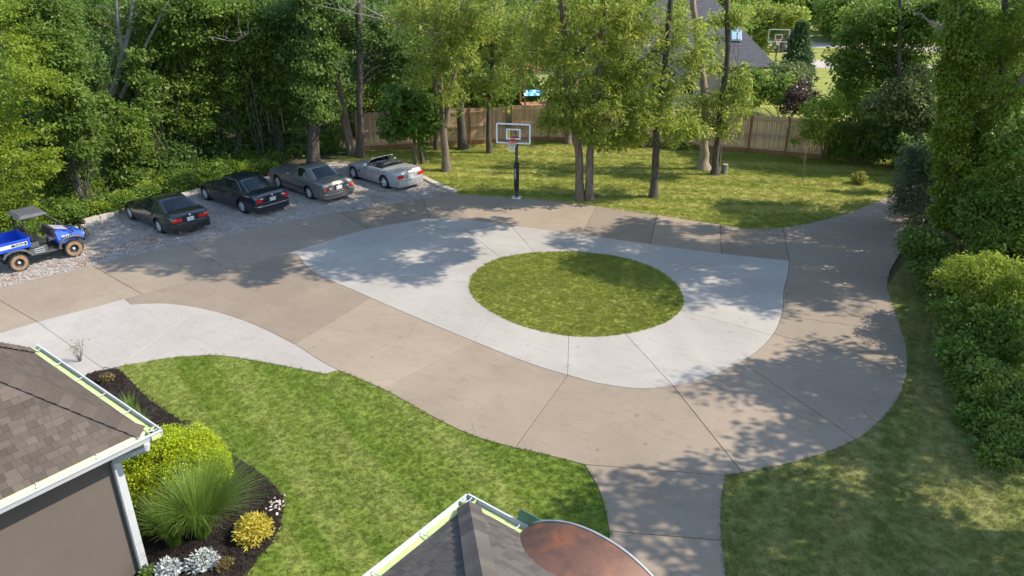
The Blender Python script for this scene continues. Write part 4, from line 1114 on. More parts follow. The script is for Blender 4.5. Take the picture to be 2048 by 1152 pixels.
# ------------------------------------------------------------------ blue utility vehicle
ug = G(42, 541); uh = math.atan2(1.42, 1.2)
ul = np.array([-math.sin(uh), math.cos(uh)])
uo = ug[:2] + ul * .58
utv = empty('utility_vehicle', (uo[0], uo[1], 0), uh, 'blue utility vehicle with black canopy and muddy tyres on gravel', 'utility vehicle')
WBU = 1.85; RU = .315; utv.scale = (1.04, 1.04, 1.04)
for xw in (0, WBU):
    for s_ in (1, -1):
        t = empty('wheel', (xw, s_ * .54, RU)); t.parent = utv
        w = .25
        ty = MB().lathe([(-w / 2, RU * .52), (-w / 2, RU * .86), (-w * .36, RU * .95), (w * .36, RU * .95), (w / 2, RU * .86), (w / 2, RU * .52)], n=30)
        ty.build('tyre', M_MUD, t, smooth=True, angle=50)
        tm = MB()
        for k in range(22):
            a = 2 * math.pi * k / 22
            for j, yy in ((0, -.07), (.14, .07)):
                rot = Matrix.Rotation(-(a + j), 3, 'Y')
                c = rot @ Vector((0, 0, RU * .97)); tm.box((c[0], yy + 0, c[2]), (.045, .13, .045), rot)
        tm.build('tread', M_TYRE, t)
        rm = MB().lathe([(s_ * .04, .001), (s_ * .05, .10), (s_ * .09, .12), (s_ * .118, RU * .47), (s_ * .128, RU * .52), (s_ * .11, RU * .54)], n=24)
        rm.build('rim', M_BLACKPL, t, smooth=True)
        MB().lathe([(s_ * .055, .05), (s_ * .095, .045), (s_ * .1, .001)], n=12).build('hub', M_ALLOY, t)
def ub(nm, mat, c, d, bev=.015, rot=None, top=(1, 1), par=None): return MB().box(c, d, rot, 0, top).build(nm, mat, par or utv, bev)
ub('frame', M_BLACKPL, (.9, 0, .42), (2.5, .7, .16))
ub('floor', M_GREYPL, (1.13, 0, .40), (.75, 1.1, .05))
for s_ in (1, -1):
    sp = ub('side_panel', M_GREYPL, (.72, s_ * .54, .56), (.62, .06, .30))
    for k in range(3): ub('vent_slot', M_ALLOY, (.74 + .01 * k, s_ * .573, .64 - .075 * k), (.34, .012, .018), .003, None, (1, 1), sp)
    MB().tube([(x, s_ * .6, z) for x, z in ((-.42, .56), (-.33, .68), (-.15, .76), (.12, .76), (.32, .66), (.48, .45))], [.05] * 6, 8).build('fender', M_GREYPL, utv, smooth=True)
    MB().tube([(x, s_ * .6, z) for x, z in ((WBU - .45, .42), (WBU - .38, .66), (WBU - .18, .78), (WBU + .12, .78), (WBU + .38, .70))], [.055] * 5, 8).build('fender', M_GREYPL, utv, smooth=True)
    ub('wheel_guard', M_BLACKPL, (.0, s_ * .45, .66), (.7, .2, .12))
    ub('wheel_guard', M_BLACKPL, (WBU, s_ * .40, .64), (.8, .2, .16))
# cargo bed
bed = empty('cargo_bed', (0, 0, 0)); bed.parent = utv
ub('bed_floor', P_BLUE, (-.12, 0, .80), (1.22, 1.24, .05), .01, None, (1, 1), bed)
for s_ in (1, -1):
    sw = ub('bed_side', P_BLUE, (-.12, s_ * .62, .95), (1.26, .05, .34), .012, None, (1, 1), bed)
    ub('bed_rail', P_BLUE, (-.12, s_ * .635, 1.10), (1.28, .07, .05), .015, None, (1, 1), bed)
    ub('bed_rib', P_BLUE, (-.12, s_ * .648, .83), (1.28, .03, .04), .01, None, (1, 1), bed)
    for xx in (-.71, .47): ub('bed_rib', P_BLUE, (xx, s_ * .646, .96), (.05, .03, .3), .01, None, (1, 1), bed)
    st = ub('decal', M_PLATE, (-.12, s_ * .647, .965), (1.06, .006, .12), 0, None, (1, 1), bed)
    ub('decal', M_BLACKPL, (.14, s_ * .6505, .965), (.50, .004, .085), 0, None, (1, 1), bed)
    tf = TXT((.16, s_ * .654, .965), (s_ * -1.0, 0, 0), (0, 0, 1)); text_mesh('Kawasaki', .085, M_WHITEPR, 'decal_lettering', bed, tf)
    tf = TXT((-.54, s_ * .6515, .965), (s_ * -1.0, 0, 0), (0, 0, 1)); text_mesh('MULE', .07, M_INK, 'decal_lettering', bed, tf)
ub('tailgate', P_BLUE, (-.75, 0, .95), (.05, 1.24, .34), .012, None, (1, 1), bed)
ub('bed_front', P_BLUE, (.5, 0, .97), (.05, 1.24, .38), .012, None, (1, 1), bed)
# seat
ub('seat', M_BLACKPL, (.78, 0, .82), (.5, 1.15, .16), .05)
ub('seat_backrest', M_BLACKPL, (.58, 0, 1.1), (.14, 1.15, .36), .05, Matrix.Rotation(-.18, 3, 'Y'))
M_WOODSEAT = plain('tan_seat_lid', (.22, .15, .085), .8, 0, .2)
ub('battery_box', M_GREYPL, (.62, -.5, .80), (.3, .22, .2), .02)
# hood
hd = MB().add([(1.42, .56, .55), (1.42, -.56, .55), (2.35, -.5, .58), (2.35, .5, .58), (1.36, .50, 1.12), (1.36, -.50, 1.12), (2.2, -.40, .88), (2.2, .40, .88), (2.4, .36, .78), (2.4, -.36, .78)],
             [(0, 1, 5, 4), (4, 5, 6, 7), (0, 4, 7, 3), (1, 2, 6, 5), (7, 6, 9, 8), (3, 7, 8), (2, 9, 6), (3, 8, 9, 2), (0, 3, 2, 1)]).build('hood', P_BLUE, utv, .035)
M_SILPL = plain('grey_hood_cover', (.30, .29, .34), .45, 0, .1)
ub('hood_cover', M_SILPL, (1.72, 0, 1.045), (.55, .62, .03), .012, Matrix.Rotation(.29, 3, 'Y'))
for s_ in (1, -1):
    tf = TXT((1.7, s_ * .545, .83), (s_ * -1.0, 0, 0), (0, -s_ * .35, 1)); text_mesh('MULE', .11, M_WHITEPR, 'hood_lettering', hd, tf, .012)
    MB().lathe([(0, .001), (.02, .06), (.0, .07)], (2.39, s_ * .3, .70), 'x', 14).build('headlight', M_CLEAR, utv)
ub('dashboard', M_BLACKPL, (1.36, 0, 1.0), (.16, 1.0, .32), .04)
MB().tube([(1.16 + .06 * math.sin(a), .28 + .17 * math.cos(a), 1.12 + .15 * math.sin(a)) for a in np.linspace(0, 2 * math.pi, 17)], .016, 6).build('steering_wheel', M_BLACKPL, utv)
MB().tube([(1.34, .28, 1.0), (1.17, .28, 1.12)], .02, 6).build('steering_column', M_BLACKPL, utv)
# roll cage and canopy
for s_ in (1, -1):
    MB().tube(catmull([np.array(q) for q in ((.50, s_ * .54, .55), (.50, s_ * .56, 1.1), (.46, s_ * .54, 1.72), (.6, s_ * .53, 1.83), (1.15, s_ * .53, 1.80), (1.45, s_ * .54, 1.55), (2.02, s_ * .52, .90))], 4), .028, 8).build('cage_tube', M_BLACKPL, utv, smooth=True)
    MB().tube([(.50, s_ * .55, 1.25), (.5, 0, 1.2)], .02, 6).build('cage_tube', M_BLACKPL, utv)
    MB().tube([(.47, s_ * .54, 1.65), (.5, -s_ * .5, .9)], .014, 6).build('cage_brace', M_BLACKPL, utv)
MB().tube([(.46, .54, 1.72), (.46, -.54, 1.72)], .025, 6).build('cage_tube', M_BLACKPL, utv)
cn = MB().add([(.34, .64, 1.80), (.34, -.64, 1.80), (1.32, -.60, 1.80), (1.32, .60, 1.80), (.42, .52, 1.90), (.42, -.52, 1.90), (1.22, -.5, 1.90), (1.22, .5, 1.90)], [(0, 1, 5, 4), (1, 2, 6, 5), (2, 3, 7, 6), (3, 0, 4, 7), (4, 5, 6, 7), (0, 3, 2, 1)]).build('canopy', M_GREYPL, utv, .03)
for k in range(8): ub('canopy_rib', M_GREYPL, (.82, -.42 + .12 * k, 1.905), (.78, .05, .018), .006, None, (1, 1), cn)
MB().tube([(2.42, .42, .48), (2.55, .40, .62), (2.5, .36, .84), (2.5, -.36, .84), (2.55, -.40, .62), (2.42, -.42, .48)], .024, 8).build('bumper_bar', M_BLACKPL, utv, smooth=True)
MB().tube([(2.5, .2, .84), (2.5, .2, .5), (2.5, -.2, .5), (2.5, -.2, .84)], .018, 6).build('bumper_bar', M_BLACKPL, utv)
ub('front_grille', M_BLACKPL, (2.38, 0, .56), (.08, .7, .26))

# ------------------------------------------------------------------ basketball hoops
M_POLE = plain('dark_grey_steel', (.075, .075, .085), .45, .5, .1)
M_PAD = plain('black_pole_pad', (.012, .012, .016), .7)
M_RIM = plain('red_hoop_steel', (.62, .035, .03), .45, 0, .05)
M_NET = plain('white_net', (.72, .72, .7), .9)
M_WFR = plain('white_board_frame', (.74, .75, .76), .5)
def clearglass():
    m = bpy.data.materials.new('clear_board_glass'); m.use_nodes = True; nt = m.node_tree; nt.nodes.remove(nt.nodes['Principled BSDF'])
    t = nd(nt, 'ShaderNodeBsdfTransparent'); t.inputs[0].default_value = (.80, .80, .82, 1); g = nd(nt, 'ShaderNodeBsdfGlossy'); g.inputs['Roughness'].default_value = .05
    mx = nd(nt, 'ShaderNodeMixShader'); mx.inputs[0].default_value = .07
    nt.links.new(t.outputs[0], mx.inputs[1]); nt.links.new(g.outputs[0], mx.inputs[2]); nt.links.new(mx.outputs[0], nt.nodes['Material Output'].inputs[0])
    return m
M_CLR = clearglass()
def hoop(label, loc, rz, pad=True, w=.76, t=3.74):
    h = empty('basketball_hoop', loc, rz, label, 'basketball hoop')
    # local: -y towards the court
    MB().box((0, .0, .015), (.42, .42, .05)).build('base_plate', M_WFR, h, .01)
    MB().box((0, 0, 1.42), (.13, .13, 2.8)).build('pole', M_POLE, h, .012)
    if pad:
        pd = MB().box((0, 0, 1.06), (.22, .24, 1.45)).build('pole_pad', M_PAD, h, .05)
        text_mesh('GOALRILLA', .095, M_WHITEPR, 'pad_lettering', pd, TXT((-.04, -.124, 1.22), (0, 0, 1), (-1, 0, 0)))
    MB().tube([(0, -.02, 2.72), (0, -.35, 3.0), (0, -.82, 3.12)], .05, 8).build('board_arm', M_POLE, h)
    MB().tube([(0, .0, 2.82), (0, -.4, 3.35), (0, -.82, 3.55)], .035, 6).build('board_arm', M_POLE, h)
    y = -.9; b = 2.88
    bb = MB().box((0, y, (t + b) / 2), (2 * w - .06, .012, t - b - .06)).build('backboard', M_CLR, h)
    fr = MB()
    for z in (t, b): fr.box((0, y, z), (2 * w, .04, .065))
    for x in (-w, w): fr.box((x, y, (t + b) / 2), (.065, .041, t - b))
    fr.build('board_frame', M_WFR, bb)
    sq = MB()
    for z in (3.07, 3.50): sq.box((0, y - .012, z), (.66, .012, .06))
    for x in (-.305, .305): sq.box((x, y - .012, 3.285), (.06, .0115, .43))
    sq.build('target_square', M_WFR, bb)
    MB().tube([(-.3, y + .05, 2.86), (-.3, y + .05, 3.9)], .018, 6).build('board_brace', M_POLE, h)
    MB().tube([(.3, y + .05, 2.86), (.3, y + .05, 3.9)], .018, 6).build('board_brace', M_POLE, h)
    MB().box((0, y - .04, 2.98), (.24, .07, .2)).build('rim_bracket', M_RIM, h, .01)
    rc_ = (0, y - .40, 3.02)
    MB().tube([(rc_[0] + .23 * math.cos(a), rc_[1] + .23 * math.sin(a), rc_[2]) for a in np.linspace(0, 2 * math.pi, 25)], .016, 6).build('rim', M_RIM, h, smooth=True)
    MB().box((0, y - .12, 3.015), (.1, .12, .03)).build('rim_bracket', M_RIM, h)
    nt_ = MB(); n = 12
    for k in range(n):
        for sg in (1, -1):
            pts = []
            for j in range(6):
                a = 2 * math.pi * (k + sg * j * .5) / n; r = (.23, .20, .165, .14, .125, .13)[j]
                pts.append((rc_[0] + r * math.cos(a), rc_[1] + r * math.sin(a), rc_[2] - .085 * j))
            nt_.tube(pts, .007, 4, 0, False)
    nt_.build('net', M_NET, h)
    return h
pb = G(1033, 396)
hoop('clear backboard basketball hoop on padded black pole at the driveway edge', (pb[0], pb[1], .0), R(-10))
fh = G(1566, 128)
hp = ZP(1566, 57, 74); hoop('distant clear basketball hoop beyond the neighbouring house roof', (hp[0], 74.9, .1), R(-18), False, .915, 3.95)

# ------------------------------------------------------------------ wooden fence
def woodmat(name, c1, c2, c3):
    m, nt, b = newmat(name, .85, 0, .2)
    col = mixc(nt, noise(nt, 5, 5, .65, lo=.3, hi=.7, stretch=(3.5, 3.5, .16)), c1, c2)
    col = mixc(nt, noise(nt, .45, 3, .6, lo=.4, hi=.7), col, c3)
    col = mixc(nt, noise(nt, 26, 2, .6, lo=.58, hi=.7), col, tuple(q * .5 for q in c1))
    nt.links.new(col, b.inputs['Base Color']); bump(nt, b, noise(nt, 18, 3, .7, lo=.2, hi=.8, stretch=(4, 4, .2)), .4, .01)
    return m
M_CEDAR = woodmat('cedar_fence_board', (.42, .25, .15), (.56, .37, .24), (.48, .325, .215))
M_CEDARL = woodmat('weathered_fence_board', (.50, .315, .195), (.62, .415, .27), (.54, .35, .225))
M_POST = woodmat('brown_fence_post', (.24, .115, .055), (.32, .17, .085), (.28, .14, .07))
M_CAP = woodmat('grey_fence_cap', (.34, .27, .22), (.45, .38, .31), (.38, .31, .26))
def fence_set(w): return [w] + [tint(w, k) for k in (.86, 1.1)]
def tint(m, k):
    c = m.copy(); nt = c.node_tree; b = nt.nodes['Principled BSDF']; src = b.inputs['Base Color'].links[0].from_socket
    h = nd(nt, 'ShaderNodeHueSaturation'); h.inputs['Value'].default_value = k; nt.links.new(src, h.inputs['Color']); nt.links.new(h.outputs[0], b.inputs['Base Color']); return c
def fence(name, pts, label, wood, H=2.2, step=2.35):
    base = np.array([pts[0][0], pts[0][1], 0.0]); f = empty(name, V(base), 0, label, 'fence'); ws = fence_set(wood)
    for a, b_ in zip(pts[:-1], pts[1:]):
        a, b_ = np.array(a, float), np.array(b_, float); L = np.hypot(*(b_ - a)); d = (b_ - a) / L; n = np.array([d[1], -d[0]])
        if n[1] > 0: n = -n
        k = max(1, round(L / step)); ang = math.atan2(d[1], d[0])
        for i in range(k):
            p0 = a + d * L * i / k - base[:2]; seg = L / k
            Mx = Matrix.Translation((p0[0], p0[1], 0)) @ Matrix.Rotation(ang, 4, 'Z')
            sg = -1 if (Matrix.Rotation(ang, 3, 'Z') @ Vector((0, 1, 0))).dot(Vector((n[0], n[1], 0))) < 0 else 1
            MB().box((0, sg * .05, (H + .02) / 2), (.10, .10, H + .06)).build('post', M_POST, f, .006, M=Mx)
            pk = MB(); x = .0
            while x < seg - .02:
                w = random.uniform(.125, .142); w = min(w, seg - x)
                pk.box((x + w / 2, -sg * (.012 + random.uniform(0, .008)), (H + random.uniform(-.03, .03)) / 2 + .05), (w - .01, .018, H - .1), None, random.randrange(3))
                x += w
            po = pk.build('picket_panel', ws, f, M=Mx); po['kind'] = 'stuff'
            for z in (.32, 1.15, H - .2): MB().box((seg / 2, sg * .028, z), (seg - .1, .045, .10)).build('rail', wood, f, .004, M=Mx)
            MB().box((seg / 2, sg * .02, .13), (seg - .1, .04, .24)).build('kick_board', M_POST, f, .004, M=Mx)
        if True:
            p0 = b_ - base[:2]; MB().box((0, 0, (H + .05) / 2), (.11, .11, H + .09)).build('post', M_POST, f, .006, M=Matrix.Translation((p0[0], p0[1], 0)) @ Matrix.Rotation(ang, 4, 'Z'))
    return f
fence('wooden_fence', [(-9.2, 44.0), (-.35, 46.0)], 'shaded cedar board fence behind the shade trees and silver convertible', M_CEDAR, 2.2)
fence('wooden_fence', [(-.05, 46.45), (2.3, 46.55), (13.9, 43.6), (19.6, 41.2)], 'pale weathered board fence along the back lawn before the neighbouring house', M_CEDARL, 2.2)

# ------------------------------------------------------------------ neighbouring house
M_SLATE, nt, b = newmat('slate_grey_shingles', .9, 0, .2)
bt = nd(nt, 'ShaderNodeTexBrick'); tc = nd(nt, 'ShaderNodeTexCoord'); nt.links.new(tc.outputs['UV'], bt.inputs['Vector'])
bt.inputs['Scale'].default_value = 1; bt.inputs['Color1'].default_value = (.085, .08, .088, 1); bt.inputs['Color2'].default_value = (.125, .115, .12, 1); bt.inputs['Mortar'].default_value = (.04, .038, .045, 1)
bt.inputs['Brick Width'].default_value = .35; bt.inputs['Row Height'].default_value = .16; bt.inputs['Mortar Size'].default_value = .014
nt.links.new(mixc(nt, noise(nt, .9, 4, .6), bt.outputs[0], (.10, .095, .105), 'MIX'), b.inputs['Base Color'])
nt.links.new(mixc(nt, .25, bt.outputs[0], (.10, .095, .10)), b.inputs['Base Color'])
bump(nt, b, bt.outputs['Fac'], -.5, .03)
M_NWALL = plain('greige_wall', (.34, .30, .26), .9, 0, .08, 2)
nh = empty('house', (14, 64, 0), R(-8), 'neighbouring house with steep slate grey hip roof behind the fence', 'house')
def roofpoly(nm, polys, par):
    me = bpy.data.meshes.new(nm); vs = []; fs = []
    for p_ in polys: fs.append(tuple(range(len(vs), len(vs) + len(p_)))); vs += p_
    me.from_pydata(vs, [], fs); uv = me.uv_layers.new(name='UVMap'); li = 0
    for p_ in polys:
        q = [Vector(v) for v in p_]; x = (q[1] - q[0]).normalized(); n = x.cross(q[2] - q[0]).normalized(); y = n.cross(x)
        for v in q: uv.data[li].uv = ((v - q[0]).dot(x), (v - q[0]).dot(y)); li += 1
    return link(nm, me, M_SLATE, par)
e0, rz_, ex = 3.0, 8.2, 6.2
hipL, hipR = -6.0, 6.0
roofpoly('roof', [[(hipL - .5, -ex, e0), (hipR + .5, -ex, e0), (1.2, 0, rz_), (-1.2, 0, rz_)], [(hipR + .5, -ex, e0), (hipR + .5, ex, e0), (1.2, 0, rz_)], [(hipR + .5, ex, e0), (hipL - .5, ex, e0), (-1.2, 0, rz_), (1.2, 0, rz_)], [(hipL - .5, ex, e0), (hipL - .5, -ex, e0), (-1.2, 0, rz_)]], nh)
# cross gable on the front face
roofpoly('roof', [[(-3.2, -7.4, e0 - .02), (-1.0, -7.4, 5.6), (-1.0, -2.6, 5.62), (-3.2, -4.6, e0 + .6)], [(-1.0, -7.4, 5.6), (1.2, -7.4, e0 - .02), (1.2, -4.6, e0 + .6), (-1.0, -2.6, 5.62)]], nh)
MB().box((0, 0, 1.5), (11.2, 11.2, 3.0)).build('wall', M_NWALL, nh)
MB().add([(-3.0, -7.1, 0), (1.0, -7.1, 0), (1.0, -7.1, 3.2), (-1, -7.1, 5.5), (-3, -7.1, 3.2), (-3.0, -5, 0), (1.0, -5, 0), (1.0, -5, 3.2), (-1, -5, 5.5), (-3, -5, 3.2)], [(0, 1, 2, 3, 4), (0, 4, 9, 5), (1, 6, 7, 2)]).build('gable_wall', M_NWALL, nh)
for x in (-2.2, .1, 3.0, 4.8):
    wd = MB().box((x, -7.13 if x < 1 else -5.63, 1.6), (.9, .06, 1.3)).build('window', M_GUT, nh)
    MB().box((x, -7.165 if x < 1 else -5.665, 1.6), (.76, .03, 1.16)).build('pane', M_GLASS, wd)
MB().box((0, -ex, e0 - .06), (12.9, .12, .14)).build('fascia', M_DARKEDGE, nh)
MB().box((hipR + .5, 0, e0 - .06), (.12, 12.3, .14)).build('fascia', M_DARKEDGE, nh)
sk = MB().box((3.55, -3.9, 5.05), (.8, 1.3, .1), Matrix.Rotation(.70, 3, 'X')).build('skylight', M_GUT, nh, .02)
M_SKYG = plain('skylight_glass', (.30, .42, .46), .08, 0, .05, 2, 1.0)
MB().box((3.55, -3.93, 5.09), (.66, 1.14, .08), Matrix.Rotation(.70, 3, 'X')).build('skylight_pane', M_SKYG, sk)
ch = ZP(1402, 8, 62)

# ------------------------------------------------------------------ play set beyond the fence
M_PLAYB = plain('blue_play_plastic', (.012, .13, .55), .45, 0, .1)
M_PLAYC = plain('cyan_play_plastic', (.02, .34, .60), .45, 0, .1)
M_TERRA = plain('terracotta_canvas', (.42, .17, .10), .8, 0, .15)
M_PWOOD = woodmat('play_set_wood', (.30, .15, .07), (.40, .23, .12), (.34, .18, .09))
pc = ZP(1075, 200, 50.5)
ps = empty('play_set', (pc[0], 50.5, 0), R(10), 'wooden play set with blue slide and checkered cyan canopy behind fence', 'play set')
for x in (-1.0, 1.0):
    for y in (-.8, .8): MB().box((x, y, 1.9), (.1, .1, 3.8)).build('post', M_PWOOD, ps)
MB().box((0, 0, 1.5), (2.1, 1.7, .08)).build('deck', M_PWOOD, ps)
k_ = MB(); k2 = MB()
for i in range(7):
    for j in range(2):
        (k_ if (i + j) % 2 else k2).add([(-1.1 + .2 * i, -1.1 + .22 * j, 2.28 + .15 * j), (-.9 + .2 * i, -1.1 + .22 * j, 2.28 + .15 * j), (-.9 + .2 * i, -.88 + .22 * j, 2.43 + .15 * j), (-1.1 + .2 * i, -.88 + .22 * j, 2.43 + .15 * j)], [(0, 1, 2, 3)])
cv = k_.build('canopy', M_PLAYC, ps); k2.build('canopy_squares', plain('pale_cyan_canvas', (.4, .58, .62), .7), cv)
MB().box((1.75, -.4, 2.6), (.42, .3, .5)).build('play_panel', M_PLAYC, ps, .06)
MB().tube([(1.05, -.2, 2.4), (1.75, -.3, 3.1), (2.3, -.2, 3.0)], .04, 6).build('ladder_rail', M_TERRA, ps)
uc = ZP(1050, 161, 54)
um = empty('patio_umbrella', (uc[0], 54, 0), 0, 'terracotta canvas patio umbrella with blue cushion rolled on top behind fence', 'umbrella')
MB().tube([(0, 0, 0), (0, 0, 3.7)], .03, 8).build('pole', M_GREYPL, um)
mb = MB(); vs = [(0, 0, 3.75)] + [(1.25 * math.cos(a), 1.25 * math.sin(a), 3.3) for a in np.linspace(0, 2 * math.pi, 9)[:-1]] + [(1.25 * math.cos(a), 1.25 * math.sin(a), 3.15) for a in np.linspace(0, 2 * math.pi, 9)[:-1]]
mb.add(vs, [(0, 1 + k, 1 + (k + 1) % 8) for k in range(8)] + [(1 + k, 9 + k, 9 + (k + 1) % 8, 1 + (k + 1) % 8) for k in range(8)]); mb.build('canopy', M_TERRA, um)
sl = ZP(1050, 150, 57)
s2 = empty('play_slide', (sl[0], 57, 0), 0, 'blue tube slide top standing above the terracotta umbrella', 'slide')
for s_ in (-.28, .28):
    MB().tube([(s_ * 1.5, -.6, 2.5), (s_ * 1.3, -.25, 3.7), (s_, .05, 4.35), (s_ * .8, .5, 4.4)], .13, 8).build('slide_rail', M_PLAYB, s2, smooth=True)
MB().box((0, .1, 3.6), (.45, .1, 1.3), Matrix.Rotation(-.35, 3, 'X')).build('slide_bed', M_PLAYB, s2)
for x in (-.5, .5): MB().box((x, .6, 2.1), (.1, .1, 4.2)).build('post', M_PWOOD, s2)
# ------------------------------------------------------------------ woodland at the left
def W(x, y, z, rx, ry, rz, n): return (np.array([x, y, z], float), np.array([rx, ry, rz], float), n)
def upper(root, blobs, mat, size=.2, per=60, crad=.8, flat=.5):
    blobs = [(c, r, int(n * .27)) for c, r, n in blobs]; per, crad, size = 210, .8, .175
    """the part of a crown above the picture, which shades the drive"""
    base = np.array(root.location)
    foliage(root, base, blobs, None, size, per, crad, mat, flat, .25, .6, name='upper_crown')
    return root
def tp(*pts, dY=0.0): return trunk_path(pts, None, dY)

tree('woodland_tree', 'bright yellow green tree leaning over the blue utility vehicle', [(tp((-45, 432), (-50, 300), (-40, 150), (-20, 0)), .22, .12)],
     [B(45, 165, 31, 75, 55, 1.6, 60), B(25, 285, 30.5, 75, 50, 1.4, 60), B(60, 345, 30.3, 45, 40, 1.2, 30), B(20, 390, 30, 50, 40, 1.2, 40), B(30, 95, 32, 60, 45, 1.5, 40), B(-60, 260, 31, 70, 160, 2, 80), B(20, 30, 33, 70, 40, 1.5, 40)],
     L_BRIGHT, B_GREY, .10, 80, .5, 26, 'woodland edge trees', .3, .22, .5)
tree('woodland_tree', 'ivy clad trunk leaning left behind the utility vehicle', [(tp((160, 405), (143, 330), (122, 258), (116, 200)), .24, .14)],
     [B(130, 190, 33.6, 45, 85, 1.0, 130), B(112, 90, 33.8, 60, 70, 1.3, 110), B(95, 320, 33.6, 36, 60, .9, 60), B(165, 300, 33.4, 20, 40, .5, 24), B(60, 20, 34, 70, 50, 1.6, 70)],
     L_FOREST, B_GREY, .15, 60, .5, 12, 'woodland edge trees')
tree('woodland_tree', 'grey trunk leaning left with vine curtain near the black coupe', [(tp((203, 372), (185, 335), (162, 300), (150, 250), (150, 160)), .28, .14)],
     [B(235, 300, 36.6, 36, 45, .9, 70), B(178, 225, 36.4, 40, 55, .9, 80), B(250, 350, 36.4, 32, 22, .7, 36)], L_FOREST, B_GREY, .15, 60, .45, 8, 'woodland edge trees')
g4 = tp((203, 350), (212, 232), (236, 150), (247, 108))
tree('woodland_tree', 'bare forked grey tree rising between ivy curtains', [(g4, .23, .14), ([g4[3], ZP(236, 40, g4[0][1]), ZP(228, -90, g4[0][1])], .12, .07), ([g4[3], ZP(262, 40, g4[0][1]), ZP(272, -90, g4[0][1])], .12, .07),
     ([g4[1], ZP(218, 150, g4[0][1]), ZP(236, 65, g4[0][1])], .07, .03), ([ZP(243, 195, g4[0][1]), ZP(283, 108, g4[0][1]), ZP(335, 5, g4[0][1])], .10, .05)],
     [B(300, 20, 39.4, 40, 40, 1.2, 22), B(190, 30, 39.6, 40, 40, 1.2, 40), B(165, 110, 39.6, 40, 45, 1.2, 44), B(290, 230, 38.2, 30, 30, .8, 30)], L_FOREST, B_GREY, .15, 50, .5, 10, 'woodland edge trees', flare=1.2)
spec = [((395, 330), (382, 200), (365, 60), (352, -80), .2, 46, 'dark straight trunk deep among the woodland leaves'),
        ((480, 318), (470, 200), (452, 90), (430, -60), .16, 47, 'slim dark trunk leaning left behind the black saloon'),
        ((560, 305), (552, 190), (558, 80), (566, -60), .2, 48, 'dark trunk with hanging vines left of the ivy tower'),
        ((300, 335), (305, 220), (318, 110), (340, -60), .15, 45, 'thin grey trunk inside the wood behind the black coupe')]
for (a, b_, c, d, r, Y, lab) in spec:
    Y = G(*a)[1]; r *= .7
    tree('woodland_tree', lab, [(tp(a, b_, c, d), r, r * .6)],
         [B(c[0], 60, Y, 70, 65, 1.6, 90), B(b_[0] + 10, 190, Y + .3, 55, 60, 1.3, 80), B(c[0] - 45, 140, Y + .6, 45, 50, 1.2, 50), B(c[0] + 55, 20, Y, 50, 40, 1.4, 50)], random.choice((L_FOREST, L_FOREST, L_SHRUB)), B_DARK, .17, 60, .6, 14, 'woodland trees')
mt = tree('woodland_tree', 'massive ivy covered tree behind the bronze coupe', [(tp((630, 328), (628, 250), (624, 160), (622, 60), (620, -80)), .33, .26)],
     [B(628, 190, 41.7, 32, 45, .8, 110), B(622, 105, 41.7, 48, 65, 1.1, 170), B(640, 10, 41.8, 60, 50, 1.4, 110), B(575, 60, 42, 40, 60, 1.2, 60)], L_DEEP, B_DARK, .15, 70, .5, 8, 'woodland edge trees')
ivy(mt, tp((630, 328), (628, 250), (624, 160), (622, 60), (620, -80)), .5, 9000, .17, L_FOREST, 2.3)
tree('woodland_tree', 'reddish brown trunks leaning left beside the convertible', [(tp((703, 308), (686, 235), (668, 130), (655, 70), (640, -60)), .2, .14), (tp((708, 308), (690, 225), (676, 160), (672, 120), (690, 40)), .16, .1)],
     [B(655, 20, 43.4, 60, 40, 1.4, 40), B(745, 150, 44.5, 40, 35, 1.2, 30)], L_FOREST, B_BROWN, .15, 60, .5, 9, 'woodland edge trees')
t_ = tree('woodland_tree', 'straight dark trunk at the fence end beside the convertible', [(tp((722, 315), (720, 200), (718, 90), (716, -90)), .21, .17)],
     [B(760, 70, 43.5, 60, 35, 1.6, 45), B(715, 40, 43.5, 50, 45, 1.5, 40), B(790, 110, 43.5, 45, 35, 1.4, 40), B(745, 130, 44, 40, 25, 1.2, 20)], L_DEEP, B_DARK, .15, 60, .5, 14, 'woodland edge trees')
